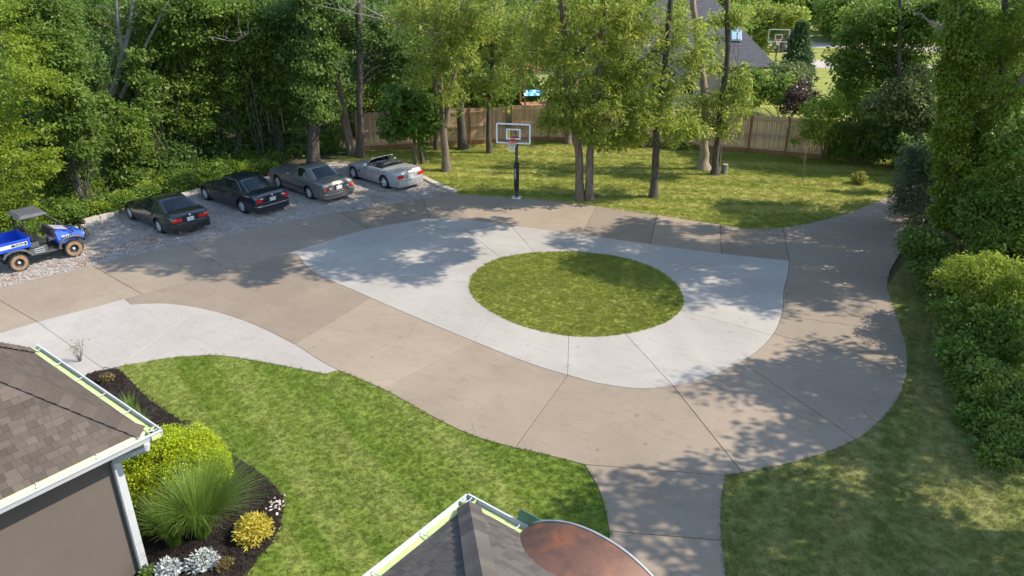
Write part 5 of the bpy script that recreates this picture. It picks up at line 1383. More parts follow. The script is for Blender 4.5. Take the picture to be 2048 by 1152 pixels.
# leafy bank below the trees
WL = ['round dark shrub behind the nose of the black coupe', 'deep green shrub between black coupe and black saloon', 'leafy shrub at the foot of the dark straight trunk', 'low deep green shrub behind the black saloon', 'green shrub at the foot of the slim leaning trunk', 'deep green shrub left of the massive ivy tree', 'small shrub against the massive ivy trunk', 'light green shrub between ivy trunk and reddish trunks', 'tall leafy shrub right of the forked grey tree', 'shadowy tall shrub between the dark straight trunks', 'dark tall shrub behind the hanging vines', 'dark leaf mass behind the forked grey tree', 'dark leaf mass behind the bright yellow green tree', 'paler leaf mass behind the thin grey trunk', 'leaf mass behind the reddish leaning trunks']
for (px, py, Y, w, h, d, n, m), lab in zip([(290, 300, 39, 50, 45, 1.2, 80, L_FOREST), (345, 320, 39.5, 45, 42, 1.2, 70, L_DEEP), (400, 290, 42, 50, 45, 1.3, 60, L_FOREST), (440, 310, 41.5, 48, 36, 1.2, 60, L_DEEP), (505, 300, 43, 50, 36, 1.3, 60, L_FOREST), (560, 285, 44, 45, 40, 1.3, 60, L_DEEP), (590, 320, 43, 30, 26, 1, 40, L_FOREST), (670, 295, 44.5, 30, 35, 1, 34, L_SHRUB), (300, 220, 42.5, 55, 55, 1.5, 70, L_FOREST), (420, 210, 46, 60, 60, 1.6, 60, L_FOREST), (520, 200, 47, 55, 60, 1.6, 60, L_DEEP), (240, 130, 44, 60, 70, 1.6, 50, L_DEEP), (60, 230, 38, 60, 90, 1.4, 70, L_DEEP), (330, 130, 47, 60, 70, 1.6, 50, L_SHRUB), (700, 200, 48, 50, 60, 1.6, 50, L_FOREST)], WL):
    c = B(px, py, Y, w, h, d, n)
    shrub('woodland_shrub', lab, None, [c], m, .16, 70, .5, 'woodland understorey shrubs', 4, B_DARK, base=(c[0][0], c[0][1], 0))
lab = 'bright green weed clump along the back edge of the gravel'
for (px, py, Y, w, h) in [(95, 425, 32.5, 35, 20), (60, 452, 31, 35, 22), (140, 440, 32.6, 30, 16), (30, 470, 30, 38, 26), (110, 385, 34, 35, 25), (185, 395, 34.8, 32, 26), (225, 372, 36.2, 36, 22), (165, 420, 33.6, 24, 16), (265, 385, 36.4, 26, 16), (300, 372, 37.3, 28, 16), (345, 372, 37.5, 28, 14), (385, 350, 38.8, 34, 14), (440, 338, 40, 36, 14), (490, 330, 41, 30, 14), (545, 335, 41, 24, 14), (20, 420, 32, 35, 25), (-30, 470, 29.5, 40, 30)]:
    c = B(px, py, Y, w, h, .6, 34); c[0][2] = max(c[0][2], .25)
    shrub('weed_clump', lab, None, [c], random.choice((L_WEED, L_WEED, L_SHRUB)), .095, 50, .3, 'weeds along the gravel', 5, B_BROWN, 'weeds', base=(c[0][0], c[0][1], 0))
for (px, py, Y, w, h, d, n, m, lab2) in [(128, 210, 33.0, 28, 70, .5, 90, L_FOREST, 'ivy curtain hanging before the leaning trunk'), (100, 120, 33.0, 45, 60, 1, 80, L_SHRUB, 'leafy spray above the leaning ivy trunk'), (190, 250, 35.8, 34, 55, .7, 80, L_FOREST, 'round leaved vine curtain left of the forked tree'), (255, 260, 36.8, 36, 50, .8, 70, L_SHRUB, 'sunlit vine mound right of the forked tree'), (160, 120, 36.4, 45, 70, 1, 80, L_DEEP, 'dark vine column left of the forked tree'), (290, 160, 38.4, 35, 60, 1, 44, L_FOREST, 'thin leafy understorey tree right of the forked tree'), (380, 240, 40.4, 45, 45, 1.2, 60, L_SHRUB, 'pale leafy understorey bush above the black saloon'), (450, 150, 41.4, 45, 60, 1.3, 50, L_SHRUB, 'sun flecked leaves around the slim leaning trunk'), (340, 60, 40, 55, 50, 1.3, 60, L_WEED, 'yellow lit leaf spray high before the dark straight trunk'), (490, 60, 41.6, 45, 55, 1.3, 60, L_WEED, 'yellow lit leaves among the hanging vines'), (545, 170, 42.2, 30, 55, .9, 40, L_SHRUB, 'leaf curtain left of the ivy tower'), (410, 60, 41.6, 50, 50, 1.3, 50, L_FOREST, 'leafy crown between the dark straight trunks')]:
    c = B(px, py, Y, w, h, d, n)
    shrub('woodland_vine', lab2, None, [c], m, .14, 64, .42, 'woodland leaf curtains', 3, B_DARK, 'vine', base=(c[0][0], c[0][1], 0))
lab = 'bright green weed clump along the back edge of the gravel'
el_ = catmull(gpx([(60, 480), (168, 446), (240, 427), (300, 411), (400, 383), (480, 362), (560, 345)]), 6)
for k in range(26):
    p = el_[int(k / 26 * (len(el_) - 1))] + np.array([-.79, .61]) * (.35 + .5 * rng.random() + (.5 if k % 3 == 0 else 0))
    h_ = rng.uniform(.22, .5)
    shrub('weed_clump', lab, None, [W(p[0], p[1], h_ * .8, .62, .5, h_, 30)], (L_WEED, L_SHRUB, L_WEED, L_BRIGHT)[k % 4], .095, 46, .22, 'weeds along the gravel', 5, B_BROWN, 'weeds', base=(p[0], p[1], 0))
# hanging vine stems
M_VINEST = plain('pale_vine_stem', (.24, .19, .14), .9)
VL = ['longest pale vine stem hanging left of the ivy tower', 'pale vine stem curving down beside the ivy tower', 'short pale vine stem high beside the ivy tower', 'slanting pale vine stem crossing the hanging vines', 'short pale vine stem against the massive ivy trunk']
for i, pts in enumerate([((513, 60), (520, 120), (530, 200), (540, 265)), ((548, 90), (553, 170), (568, 262)), ((575, 20), (570, 100), (590, 150)), ((500, 20), (545, 60), (575, 140)), ((606, 215), (612, 260), (624, 300))]):
    b0 = ZP(*pts[-1], 42.2); v = empty('hanging_vine', V((b0[0], b0[1], 0)), 0, VL[i], 'vine', 'hanging vines')
    MB().tube([V(ZP(*p, 42.2) - np.array([b0[0], b0[1], 0])) for p in pts], .022, 5).build('stem', M_VINEST, v, smooth=True)
def leaf_band(name, label, X0, X1, Y0, Y1, z1, n, size, mat, per=50, crad=.9):
    cen = np.stack([rng.uniform(X0, X1, n), rng.uniform(Y0, Y1, n), rng.uniform(.2, z1, n)], 1)
    arrs = clump_leaves(cen, crad * rng.uniform(.6, 1.4, n), per, size, .7, .2, .6, .6)
    o = leaf_mesh(name, *arrs, mat); tag(o, label, 'woodland', None, 'stuff'); return o
leaf_band('far_woodland', 'dark mass of leaves deep inside the wood at left', -48, -11, 50, 57, 9.5, 1500, .28, L_FOREST)
leaf_band('far_woodland', 'shadowy leaves filling the far left of the wood', -48, -26, 36, 50, 9.5, 800, .28, L_FOREST)
leaf_band('far_woodland', 'hazy distant tree belt beyond the road', -40, 110, 128, 140, 8, 900, .7, L_FOREST, 50, 2.2)

# ------------------------------------------------------------------ shade trees round the back lawn
GL = 'shade trees on the back lawn'
def loc(lab, stems, blobs, mat=L_LOCUST, bark=B_BROWN, n=16, **k):
    kw = dict(size=.17, per=46, crad=.34, nlimb=n, group=GL, flat=.8, droop=.55, aspect=.36, up=.6, sag=.1, mult=.78); kw.update(k); mu = kw.pop('mult'); blobs = [(c, r, int(q * mu)) for c, r, q in blobs]
    return tree('shade_tree', lab, stems, blobs, mat, bark, **kw)
a = tp((893, 342), (888, 265), (884, 195), (878, 120), (868, -80))
t1 = loc('brown forked locust with flared foot at the lawn edge behind the convertible', [(a, .21, .13), ([ZP(889, 250, a[0][1]), ZP(903, 190, a[0][1]), ZP(913, 100, a[0][1]), ZP(918, -80, a[0][1])], .15, .1)],
         [B(880, 60, 38.6, 60, 60, 2, 50), B(930, 100, 38.2, 45, 60, 1.6, 45), B(850, 130, 38.4, 45, 40, 1.5, 30), B(905, 190, 38.6, 30, 30, 1, 14), B(820, 30, 38.6, 50, 35, 1.6, 26), B(960, 30, 38, 50, 40, 1.8, 36), B(860, 10, 38, 90, 30, 2, 40)], bark=B_BROWN)
upper(t1, [W(0, 34.6, 11.5, 5, 3.0, 2, 190)], L_LOCUST, .2, 62)
loc('thick dark trunk close to the cedar fence', [(tp((926, 298), (921, 215), (925, 120), (932, -60)), .26, .18)], [B(950, 40, 43.5, 60, 50, 1.8, 45), B(930, 140, 43.5, 35, 40, 1.2, 20), B(1000, 100, 43, 45, 45, 1.5, 34)], bark=B_DARK)
loc('slim dark trunk between the hoop and cedar fence', [(tp((979, 306), (977, 225), (984, 130), (990, -60)), .15, .11)], [B(985, 180, 42.3, 40, 30, 1.3, 26), B(1035, 120, 42.3, 40, 50, 1.4, 34), B(1000, 40, 42.3, 60, 40, 1.6, 36), B(1055, 40, 42, 40, 50, 1.6, 30)], bark=B_DARK)
loc('narrow trunk partly hidden behind the forked locust', [(tp((873, 300), (870, 245), (869, 180), (868, 60)), .15, .1)], [B(850, 90, 44, 50, 50, 1.4, 30), B(800, 160, 44, 40, 35, 1.3, 26)], L_FOREST, B_DARK, 8)
loc('young maple with broad bright leaves behind the convertible', [(tp((832, 334), (829, 285), (822, 230), (815, 170)), .11, .06)], [B(815, 232, 39.3, 52, 36, 1.2, 70), B(795, 200, 39.3, 40, 28, 1, 34), B(852, 215, 39.3, 26, 34, .8, 30), B(790, 255, 39.3, 30, 20, .8, 20)], L_MAPLE, B_BROWN, 14, size=.15, aspect=.75, flat=.6, droop=.3, crad=.35)
loc('short crooked dark stem beside the young maple', [(tp((846, 328), (838, 285), (834, 240), (836, 190)), .12, .06)], [B(845, 265, 40, 24, 22, .7, 22), B(870, 240, 40, 22, 26, .8, 20)], L_MAPLE, B_DARK, 7, size=.13, aspect=.6)
a = tp((1160, 400), (1158, 310), (1150, 260), (1136, 180), (1128, 60), (1118, -80)); b2 = tp((1181, 400), (1180, 310), (1186, 250), (1197, 150), (1206, 30), (1216, -90))
t4 = loc('twin trunk locust beside the basketball hoop', [(a, .2, .11), (b2, .19, .11)],
         [B(1140, 110, 34.3, 70, 75, 2.2, 85), B(1115, 190, 34.5, 38, 50, 1.3, 40), B(1165, 230, 34.1, 45, 40, 1.2, 45), B(1215, 190, 34.3, 50, 55, 1.6, 55), B(1235, 90, 34.3, 55, 60, 1.8, 50), B(1090, 50, 34.5, 45, 50, 1.6, 34), B(1175, 20, 34.2, 90, 40, 2, 50), B(1205, 265, 34, 35, 25, 1, 24), B(1060, 110, 34.6, 40, 50, 1.4, 30), B(1265, 30, 34.2, 60, 40, 1.8, 40), B(1100, 240, 34.4, 22, 20, .7, 12)], bark=B_BROWN, n=26)
upper(t4, [W(3.2, 28.8, 12.7, 5.2, 4.4, 1.8, 400), W(7.5, 27.6, 12.9, 4.2, 3.0, 1.8, 170), W(-.5, 30.0, 12.6, 4.4, 3.6, 1.8, 240)], L_LOCUST, .19, 62, .75)
a = tp((1308, 394), (1311, 310), (1315, 245), (1325, 175), (1334, 100), (1342, 0), (1347, -90))
t5 = loc('dark single trunk locust standing in the sunny lawn', [(a, .185, .11)],
         [B(1275, 235, 34.6, 55, 45, 1.5, 60), B(1345, 240, 34.8, 50, 42, 1.4, 45), B(1320, 150, 34.8, 75, 50, 1.6, 45), B(1285, 60, 34.8, 70, 55, 1.8, 46), B(1370, 60, 35, 50, 50, 1.4, 22), B(1375, 255, 35.2, 40, 22, 1.1, 26), B(1250, 270, 34.5, 40, 24, 1, 26), B(1400, 110, 35.4, 40, 40, 1.2, 16), B(1255, 160, 34.7, 40, 50, 1.4, 30)], bark=B_DARK, n=24)
upper(t5, [W(8.6, 30.2, 12, 4.2, 1.8, 1.8, 90)], L_LOCUST, .19, 62, .75)
loc('pale reddish trunk with flared roots near the back fence', [(tp((1406, 338), (1410, 270), (1410, 200), (1398, 110), (1388, 20), (1380, -60)), .25, .12)], [B(1395, 215, 39.8, 42, 34, 1.3, 34), B(1380, 120, 40, 40, 40, 1.4, 18), B(1420, 60, 40, 40, 40, 1.4, 16), B(1350, 30, 40.5, 40, 35, 1.4, 16)], bark=B_PALE, flare=1.9)
loc('dark thin locust with split foot beside the stump', [(tp((1430, 349), (1434, 285), (1444, 195), (1456, 115), (1453, 20), (1456, -80)), .19, .1), (tp((1436, 349), (1440, 310), (1440, 280)), .1, .06)], [B(1455, 205, 38.6, 50, 24, 1.2, 30), B(1440, 255, 38.4, 45, 18, 1, 20), B(1460, 150, 38.8, 30, 25, 1, 12), B(1465, 30, 39, 35, 35, 1.2, 24)], bark=B_DARK, flare=1.7)
# stump
sb = G(1448, 347); st = empty('tree_stump', V((sb[0], sb[1], 0)), 0, 'short sawn grey stump against the split locust', 'stump')
MB().tube([(0, 0, -.05), (0, 0, .1), (.02, 0, .5)], [.24, .17, .16], 12).build('stump_wood', B_GREY, st, smooth=True)
MB().lathe([(.505, .001), (.505, .155), (.49, .16)], axis='z', n=12, c=(.02, 0, 0)).build('cut_face', plain('cut_wood', (.30, .24, .18), .9), st)
loc('vine wrapped trunk against the fence behind the hoop', [(tp((1137, 287), (1140, 230), (1150, 170), (1152, 60)), .2, .14)], [B(1130, 200, 45.5, 28, 45, .8, 24), B(1150, 80, 45.5, 60, 60, 1.5, 40), B(1290, 262, 45.6, 60, 16, .6, 40)], L_SHRUB, B_BROWN, 8)
# bare sapling, young tree, small bushes on the back lawn
sb = tp((1605, 364), (1609, 330), (1613, 292))
loc('thin bare sapling with a few dry pinkish leaves', [(sb, .022, .012)], [B(1612, 300, 37.6, 9, 24, .3, 16)], leafmat('dry_pink_leaf', (.17, .1, .07), (.25, .15, .11), (.33, .2, .15)), B_BROWN, 10, size=.06, per=9, crad=.16, flare=1.0)
loc('young sunlit tree with loose pale leaves in front of fence', [(tp((1645, 322), (1642, 270), (1640, 210)), .05, .03)], [B(1640, 235, 41, 45, 38, 1.1, 60), B(1665, 205, 41, 35, 25, .9, 26), B(1615, 260, 41, 25, 20, .8, 20)], L_BRIGHT, B_BROWN, 12, size=.13, per=34, aspect=.6, crad=.36, flare=1.0)
shrub('shrub', 'dense mid green shrub growing against the fence end', (1690, 325), [B(1690, 285, 41.2, 36, 32, .9, 80), B(1715, 255, 41.4, 30, 28, .8, 50), B(1745, 300, 41, 25, 26, .7, 50)], L_SHRUB, .11, 60, .35)
yb = G(1716, 368); shrub('shrub', 'small round yellow green bush alone on the lawn', None, [W(yb[0], yb[1], .36, .30, .30, .34, 36)], leafmat('yellow_green_leaf', (.15, .16, .02), (.26, .26, .035), (.38, .36, .06)), .07, 40, .14, base=(yb[0], yb[1], 0), cat='bush')
shrub('shrub', 'low leafy plants at the fence foot between the locusts', (1300, 300), [B(1285, 285, 45.2, 45, 12, .5, 40), B(1360, 290, 44.3, 35, 10, .4, 26)], L_SHRUB, .11, 50, .3, base=(8.0, 44.4, 0))

# ------------------------------------------------------------------ beyond the fence
for (px, Y, lab, m, bl) in [(760, 50, 'leafy tree behind the shaded fence end', L_FOREST, [(770, 160, 55, 60), (800, 60, 70, 60)]), (880, 52, 'tall green tree behind the shaded fence', L_SHRUB, [(880, 150, 60, 60), (900, 40, 70, 60)]), (990, 54, 'green tree behind the cedar fence corner', L_FOREST, [(980, 130, 45, 60), (960, 40, 70, 50)]), (1110, 58, 'rounded backyard tree behind the play set', L_SHRUB, [(1110, 80, 60, 60), (1170, 30, 60, 50), (1040, 60, 50, 60)]), (1215, 53, 'small backyard tree left of the neighbouring house', L_LOCUST, [(1225, 170, 50, 50), (1215, 80, 40, 50)])]:
    t0 = ZP(px, 200, Y)
    tree('backyard_tree', lab, [([np.array([t0[0], Y, 0]), np.array([t0[0] + .2, Y, 3]), np.array([t0[0] + .1, Y, 7.5])], .2, .12)], [B(p_[0], p_[1], Y, p_[2], p_[3], 2.2, 70) for p_ in bl], m, B_DARK, .2, 56, .65, 12, 'backyard trees')
for (px, py, Y, w, h, m, lab) in [(775, 205, 48.5, 45, 40, L_FOREST, 'dark hedge plant behind the shaded fence end'), (850, 195, 49, 45, 40, L_SHRUB, 'leafy hedge plant behind the shaded fence'), (920, 185, 49.5, 42, 42, L_FOREST, 'tall hedge plant behind the thick dark trunk'), (985, 180, 50, 40, 40, L_SHRUB, 'leafy hedge plant behind the fence corner'), (1050, 185, 52.5, 26, 20, L_FOREST, 'low hedge plant under the terracotta umbrella'), (1160, 190, 51, 45, 40, L_SHRUB, 'leafy hedge plant right of the play set'), (1235, 200, 50.5, 45, 34, L_FOREST, 'dense hedge plant before the neighbouring house wall'), (1310, 205, 49.5, 40, 26, L_SHRUB, 'low hedge plant before the gable wall')]:
    shrub('hedge_plant', lab, None, [B(px, py, Y, w, h, 1.2, 70)], m, .16, 56, .5, 'hedge behind the fence', 4, B_DARK)
shrub('shrub', 'glossy green shrub behind the pale fence', (1515, 215), [B(1515, 175, 48, 48, 36, 1.2, 110), B(1470, 195, 47.5, 30, 24, .9, 40)], L_SHRUB, .14, 60, .45, base=(18, 48, 0))
shrub('shrub', 'dark purple leaved shrub behind the pale fence', (1590, 215), [B(1592, 198, 48, 36, 28, 1.1, 80)], L_PURPLE, .13, 60, .42, base=(20.6, 48, 0))
shrub('shrub', 'wispy grey green shrub beside the neighbouring roof corner', (1560, 190), [B(1575, 150, 55, 40, 24, 1.2, 60)], L_DOGWOOD, .16, 50, .5, base=(22.6, 55, 0))
def conifer(label, x, y, h, r, mat, n=260, size=.2):
    root = empty('conifer', (x, y, 0), 0, label, 'conifer')
    MB().tube([(0, 0, -.05), (0, 0, h * .9)], [.14, .03], 8).build('trunk', B_DARK, root)
    t = rng.random(n) ** .7; z = .25 + t * (h - .3); rr = r * (1 - t) ** .85 * rng.uniform(.55, 1, n); a = rng.uniform(0, 6.28, n)
    cen = np.stack([rr * np.cos(a), rr * np.sin(a), z], 1)
    leaf_mesh('crown', *clump_leaves(cen, np.full(n, .32) * rng.uniform(.6, 1.3, n), 46, size, .5, .5, .4, .3), mat, root)
    return root
cp = ZP(1592, 135, 66); conifer('soft green cone shaped evergreen right of the neighbouring house', cp[0], 66, 5.4, 1.9, L_SPRUCE, 420, .26)
tree('backyard_tree', 'thick twin trunk behind the distant hoop', [(tp((1549, 104), (1558, 70), (1562, 30), (1560, -40)), .55, .4), (tp((1562, 104), (1570, 70), (1578, 40), (1590, -40)), .5, .35)], [B(1560, -10, 90, 60, 24, 3, 40)], L_SHRUB, B_DARK, .35, 50, 1.0, 6, 'backyard trees')
tree('backyard_tree', 'lone pale trunk across the road', [(tp((1645, 62), (1648, 40), (1652, 15), (1655, -30)), .5, .35)], [B(1640, 10, 116, 50, 22, 4, 60)], L_SHRUB, B_PALE, .45, 50, 1.4, 6, 'backyard trees')
tree('backyard_tree', 'feathery light green tree right of the slate roof peak', [(tp((1515, 112), (1516, 80), (1522, 40), (1518, -40)), .22, .15)], [B(1525, 50, 80, 32, 38, 2.5, 70), B(1500, 90, 78, 24, 18, 1.6, 30), B(1580, 30, 78, 26, 20, 1.6, 24)], L_LOCUST, B_BROWN, .3, 50, .9, 10, 'backyard trees')
for x_, y_, lab in ((46, 105, 'dark spruce across the road beside the pale trunk'), (53, 112, 'blue green spruce in the far distance'), (38, 122, 'far dark evergreen behind the road')): conifer(lab, x_, y_, 14, 4.2, L_SPRUCE, 240, .8).scale = (1, 1, 1)
for (px, py, Y, w, h, lab) in ((1430, 20, 74, 60, 40, 'leafy tree behind the slate roof peak'), (1260, 20, 76, 90, 45, 'wide tree behind the slate roof left of its peak'), (1700, 20, 100, 60, 45, 'pale leafy tree beyond the far lawn'), (1580, 10, 108, 70, 30, 'leafy crown across the road')):
    c = B(px, py, Y, w, h, 3, 130); tree('backyard_tree', lab, [([np.array([c[0][0], Y, 0]), np.array([c[0][0], Y, c[0][2] + 2])], .25, .2)], [c], L_SHRUB, B_DARK, .35, 56, 1.1, 6, 'backyard trees')

# ------------------------------------------------------------------ thicket at the right
GR = 'thicket trees right of the driveway'
tree('thicket_tree', 'dense tree with scattered sunlit leaves above the grey green dogwood', [(tp((1790, 330), (1795, 200), (1800, 80), (1800, -80)), .12, .08)],
     [B(1740, 60, 43, 60, 60, 1.8, 80), B(1830, 60, 42, 70, 60, 2, 90), B(1720, 170, 43.5, 45, 50, 1.5, 50), B(1800, 140, 42, 60, 40, 1.5, 70), B(1900, 30, 41, 60, 50, 2, 60), B(1700, 110, 43, 40, 40, 1.2, 50), B(1790, 30, 41.4, 60, 40, 1.2, 60)], L_SHRUB, B_DARK, .16, 60, .55, 16, GR)
shrub('dogwood_shrub', 'large grey green dogwood with creamy tops beside the fence end', (1830, 330), [B(1830, 185, 39.8, 60, 45, 1.6, 130), B(1785, 215, 39.6, 40, 26, 1.1, 60), B(1865, 240, 39.2, 50, 40, 1.4, 80)], L_DOGWOOD, .13, 60, .45, None, 7, B_DARK)
shrub('thicket_shrub', 'shadowed dark green shrub under the dogwood', (1800, 330), [B(1790, 280, 40, 55, 45, 1.2, 110), B(1865, 300, 38, 45, 40, 1.1, 80)], L_DEEP, .13, 60, .45, None, 6, B_DARK)
shrub('thicket_shrub', 'small feathery bright conifer at the end of the back lawn', (1815, 350), [B(1812, 310, 35.5, 16, 40, .5, 34)], L_WEED, .11, 60, .22, None, 4, B_BROWN)
cb = G(1848, 448)
root = empty('cedar_tree', V((cb[0], cb[1], 0)), 0, 'grey green drooping cedar overhanging the driveway', 'cedar')
MB().tube([(0, 0, -.05), (-.05, 0, 2.2), (-.1, 0, 4.2)], [.14, .1, .03], 8).build('trunk', B_BROWN, root, smooth=True)
foliage(root, np.array([cb[0], cb[1], 0]), [B(1840, 370, cb[1], 38, 40, 1.3, 80), B(1815, 395, cb[1], 26, 28, 1.0, 44), B(1835, 320, cb[1], 26, 30, 1.0, 40), B(1855, 430, cb[1], 32, 30, 1.0, 60)], None, .13, 60, .36, L_CEDAR, .9, .5, .22)
lb = MB()
for k in range(26):
    q = ellip_points((-.25, 0, 2.1), (1.1, 1.0, 1.4), 1)[0]; limb(lb, (-.05, 0, max(.4, q[2] - .4)), q, .03, .008, .05, 4, .05, 5)
lb.build('limbs', B_BROWN, root)
vy = G(1893, 518)[1]
a = tp((1893, 520), (1903, 460), (1910, 390), (1906, 280), (1908, 180), (1914, 80), (1920, -90))
tv = tree('vine_tree', 'leaning tree wrapped in bright green vine columns at the driveway bend', [(a, .27, .16), ([ZP(1935, 345, vy), ZP(1985, 250, vy), ZP(2040, 165, vy - .5), ZP(2140, 60, vy - 1)], .17, .1)],
     [B(1908, 250, vy, 28, 80, .5, 120), B(1905, 150, vy, 26, 60, .45, 80), B(1912, 380, vy, 45, 60, .8, 110), B(1920, 60, vy, 30, 60, .6, 50), B(1965, 250, vy, 30, 40, .6, 44), B(1960, 130, vy + .6, 60, 60, 1.4, 36), B(2030, 60, vy, 60, 60, 1.5, 40)], L_VINE, B_BROWN, .085, 90, .27, 12, None, .9, .5, .6)
upper(tv, [W(19.2, 27.2, 11.8, 4.4, 4.0, 1.9, 300), W(22, 23.8, 11.5, 4.0, 1.8, 2, 130)], L_SHRUB, .2, 60, .75)
ivy(tv, a, .34, 11000, .12, L_VINE, 1.2)
ivy(tv, [ZP(1935, 345, vy), ZP(1985, 250, vy), ZP(2040, 165, vy - .5)], .3, 3500, .11, L_VINE)
for (px, py, Y, w, h, n, m, lab) in [(1955, 300, 29, 50, 60, 110, L_SHRUB, 'mid green shrub seen between the vine tree and its branch'), (2010, 400, 28, 60, 60, 110, L_FOREST, 'shaded green shrub behind the sunlit tips'), (1945, 430, 27.5, 40, 50, 80, L_FOREST, 'dark shrub right of the vine tree foot'), (1960, 60, 33, 60, 60, 90, L_FOREST, 'high leafy mass behind the vine column'), (1870, 330, 33, 36, 50, 70, L_DEEP, 'dark leafy mass between the cedar and vine tree'), (2030, 500, 24.5, 50, 40, 80, L_WEED, 'yellow tipped shrub above the feathery yellow green shrub'), (1760, 250, 43, 40, 30, 60, L_SHRUB, 'leafy shrub filling the corner behind the fence end'), (1720, 180, 47, 45, 40, 70, L_SHRUB, 'sunlit leafy mass over the fence end')]:
    shrub('thicket_shrub', lab, None, [B(px, py, Y, w, h, 1.2, n)], m, .13, 60, .42, None, 4, B_DARK)
# dead twiggy branches
M_TWIG = plain('grey_dead_twig', (.26, .22, .19), .9)
for pts, Y, lab in ((((905, 70), (840, 62), (770, 40), (690, 22), (620, 8)), 38.4, 'long bare grey bough arching left over the convertible'), (((800, 50), (740, 20), (700, -8)), 38.2, 'bare grey twig bough above the straight dark trunk'), (((1075, 100), (1050, 60), (1062, 20), (1090, -8)), 34.4, 'bare forked bough above the basketball hoop'), (((385, 90), (420, 75), (470, 82), (505, 60)), 40, 'bare curved bough among the woodland leaves')):
    q = [ZP(*p, Y) for p in pts]; b0 = np.array([q[0][0], q[0][1], 0]); r0 = empty('dead_branch', V(b0), 0, lab, 'branch'); mb = MB()
    mb.tube([V(p - b0) for p in catmull(q, 4)], [.045 - .036 * k / (4 * (len(q) - 1)) for k in range(4 * (len(q) - 1) + 1)], 6)
    for k in range(12):
        j_ = rng.integers(1, len(q)); t = rng.random(); s_ = q[j_ - 1] * (1 - t) + q[j_] * t; limb(mb, s_ - b0, s_ + rng.normal(size=3) * .45 + np.array([-.3, 0, .1]) - b0, .016, .004, .05, 4, .08, 4)
    mb.build('twigs', M_TWIG, r0, smooth=True)
for (p0, p1, p2, lab) in (((1885, 55), (1830, 28), (1812, 0), 'bare grey branch reaching left above the dogwood'), ((2048, 195), (1960, 245), (1950, 262), 'tangled dead grey branches in the right thicket'), ((1960, 240), (2000, 205), (2040, 180), 'bare pale twig tangle beside the vine column')):
    q = ZP(*p0, vy + 3); r0 = empty('dead_branch', V((q[0], q[1], 0)), 0, lab, 'branch'); mb = MB()
    q1 = ZP(*p1, vy + 3); q2 = ZP(*p2, vy + 3); b0 = np.array([q[0], q[1], 0])
    limb(mb, q - b0, q1 - b0, .05, .03, .03); limb(mb, q1 - b0, q2 - b0, .03, .01, .03)
    for k in range(9):
        t = rng.random(); s_ = q * (1 - t) + q1 * t; limb(mb, s_ - b0, s_ + rng.normal(size=3) * .5 - b0, .018, .004, .05, 4, .08, 4)
    mb.build('twigs', M_TWIG, r0, smooth=True)
tree('thicket_tree', 'broad leafy tree with sunlit yellow tips right of the vine tree', [(tp((1985, 500), (1990, 400), (2000, 250), (2010, 0)), .16, .1)],
     [B(1990, 400, 25, 60, 60, 1.6, 130), B(2030, 290, 26, 60, 70, 1.6, 100), B(1975, 470, 24, 40, 30, 1, 50), B(2080, 420, 24, 60, 90, 1.6, 70)], L_WEED, B_DARK, .12, 60, .42, 12, GR)
tree('thicket_tree', 'shaded leafy tree filling the corner behind the vine branch', [(tp((2030, 430), (2035, 250), (2040, 50)), .16, .1)], [B(2000, 90, 31, 70, 90, 1.8, 110), B(1960, 180, 32, 40, 60, 1.4, 60), B(2050, 200, 30, 60, 80, 1.6, 80)], L_SHRUB, B_DARK, .14, 60, .5, 12, GR)
shrub('thicket_shrub', 'bright feathery yellow green shrub spilling towards the side lawn', (1990, 700), [B(1985, 560, 20.5, 80, 55, 1.2, 170), B(1930, 540, 21.3, 35, 28, .7, 50), B(2050, 600, 20, 60, 90, 1.2, 100)], L_BRIGHT, .085, 70, .3, None, 7, B_BROWN, flat=.55, droop=.5, aspect=.35)
shrub('thicket_shrub', 'mid green bush mass at the side lawn edge under the yellow green shrub', (1985, 800), [B(1980, 680, 18.8, 75, 60, 1.1, 170), B(1925, 640, 19.6, 35, 40, .7, 70), B(1930, 720, 18.2, 38, 40, .7, 90)], L_WEED, .085, 70, .3, None, 7, B_BROWN)
shrub('thicket_shrub', 'shaded lower bush with glinting leaves at the side lawn', (1995, 940), [B(1995, 800, 16.6, 75, 65, 1.0, 170), B(1940, 780, 17.2, 30, 45, .6, 60), B(2010, 895, 15.0, 60, 55, .9, 150), B(1990, 940, 14.2, 55, 36, .7, 110), B(1945, 870, 15.6, 34, 45, .6, 80)], L_SHRUB, .08, 70, .28, None, 7, B_BROWN)
shrub('thicket_shrub', 'low dark plants at the foot of the vine tree', (1850, 520), [B(1850, 490, 24.8, 45, 28, .9, 90), B(1880, 545, 23.4, 40, 26, .8, 70), B(1905, 590, 22, 30, 26, .6, 50)], L_FOREST, .10, 60, .3, None, 6, B_DARK)
# tall trees just outside the picture whose shade falls on the drive and side lawn
def shade(label, x, y, blobs, mat):
    t = tree('thicket_tree', label, [([np.array([x, y, 0]), np.array([x + .3, y, 5]), np.array([x, y + .3, 11])], .3, .15)], blobs, mat, B_DARK, .2, 60, .8, 14, GR)
shade('tall broad tree behind the shrubs shading the driveway bend', 22, 19, [W(18.8, 17.2, 8.6, 3.2, 1.9, 2.4, 110), W(20.5, 14.8, 9.2, 3.6, 1.6, 2.2, 70)], L_SHRUB)
shade('tall tree off the side lawn shading the walkway', 17.5, 11.6, [W(14.6, 12.2, 9.2, 3.4, 1.9, 2.6, 95), W(16.5, 10.0, 8.6, 3.4, 1.7, 2.4, 60)], L_FOREST)
shade('wide tree off the side lawn corner throwing broken shade', 18, 6.5, [W(16, 7.4, 8.0, 4.2, 1.5, 2.6, 55)], L_FOREST)
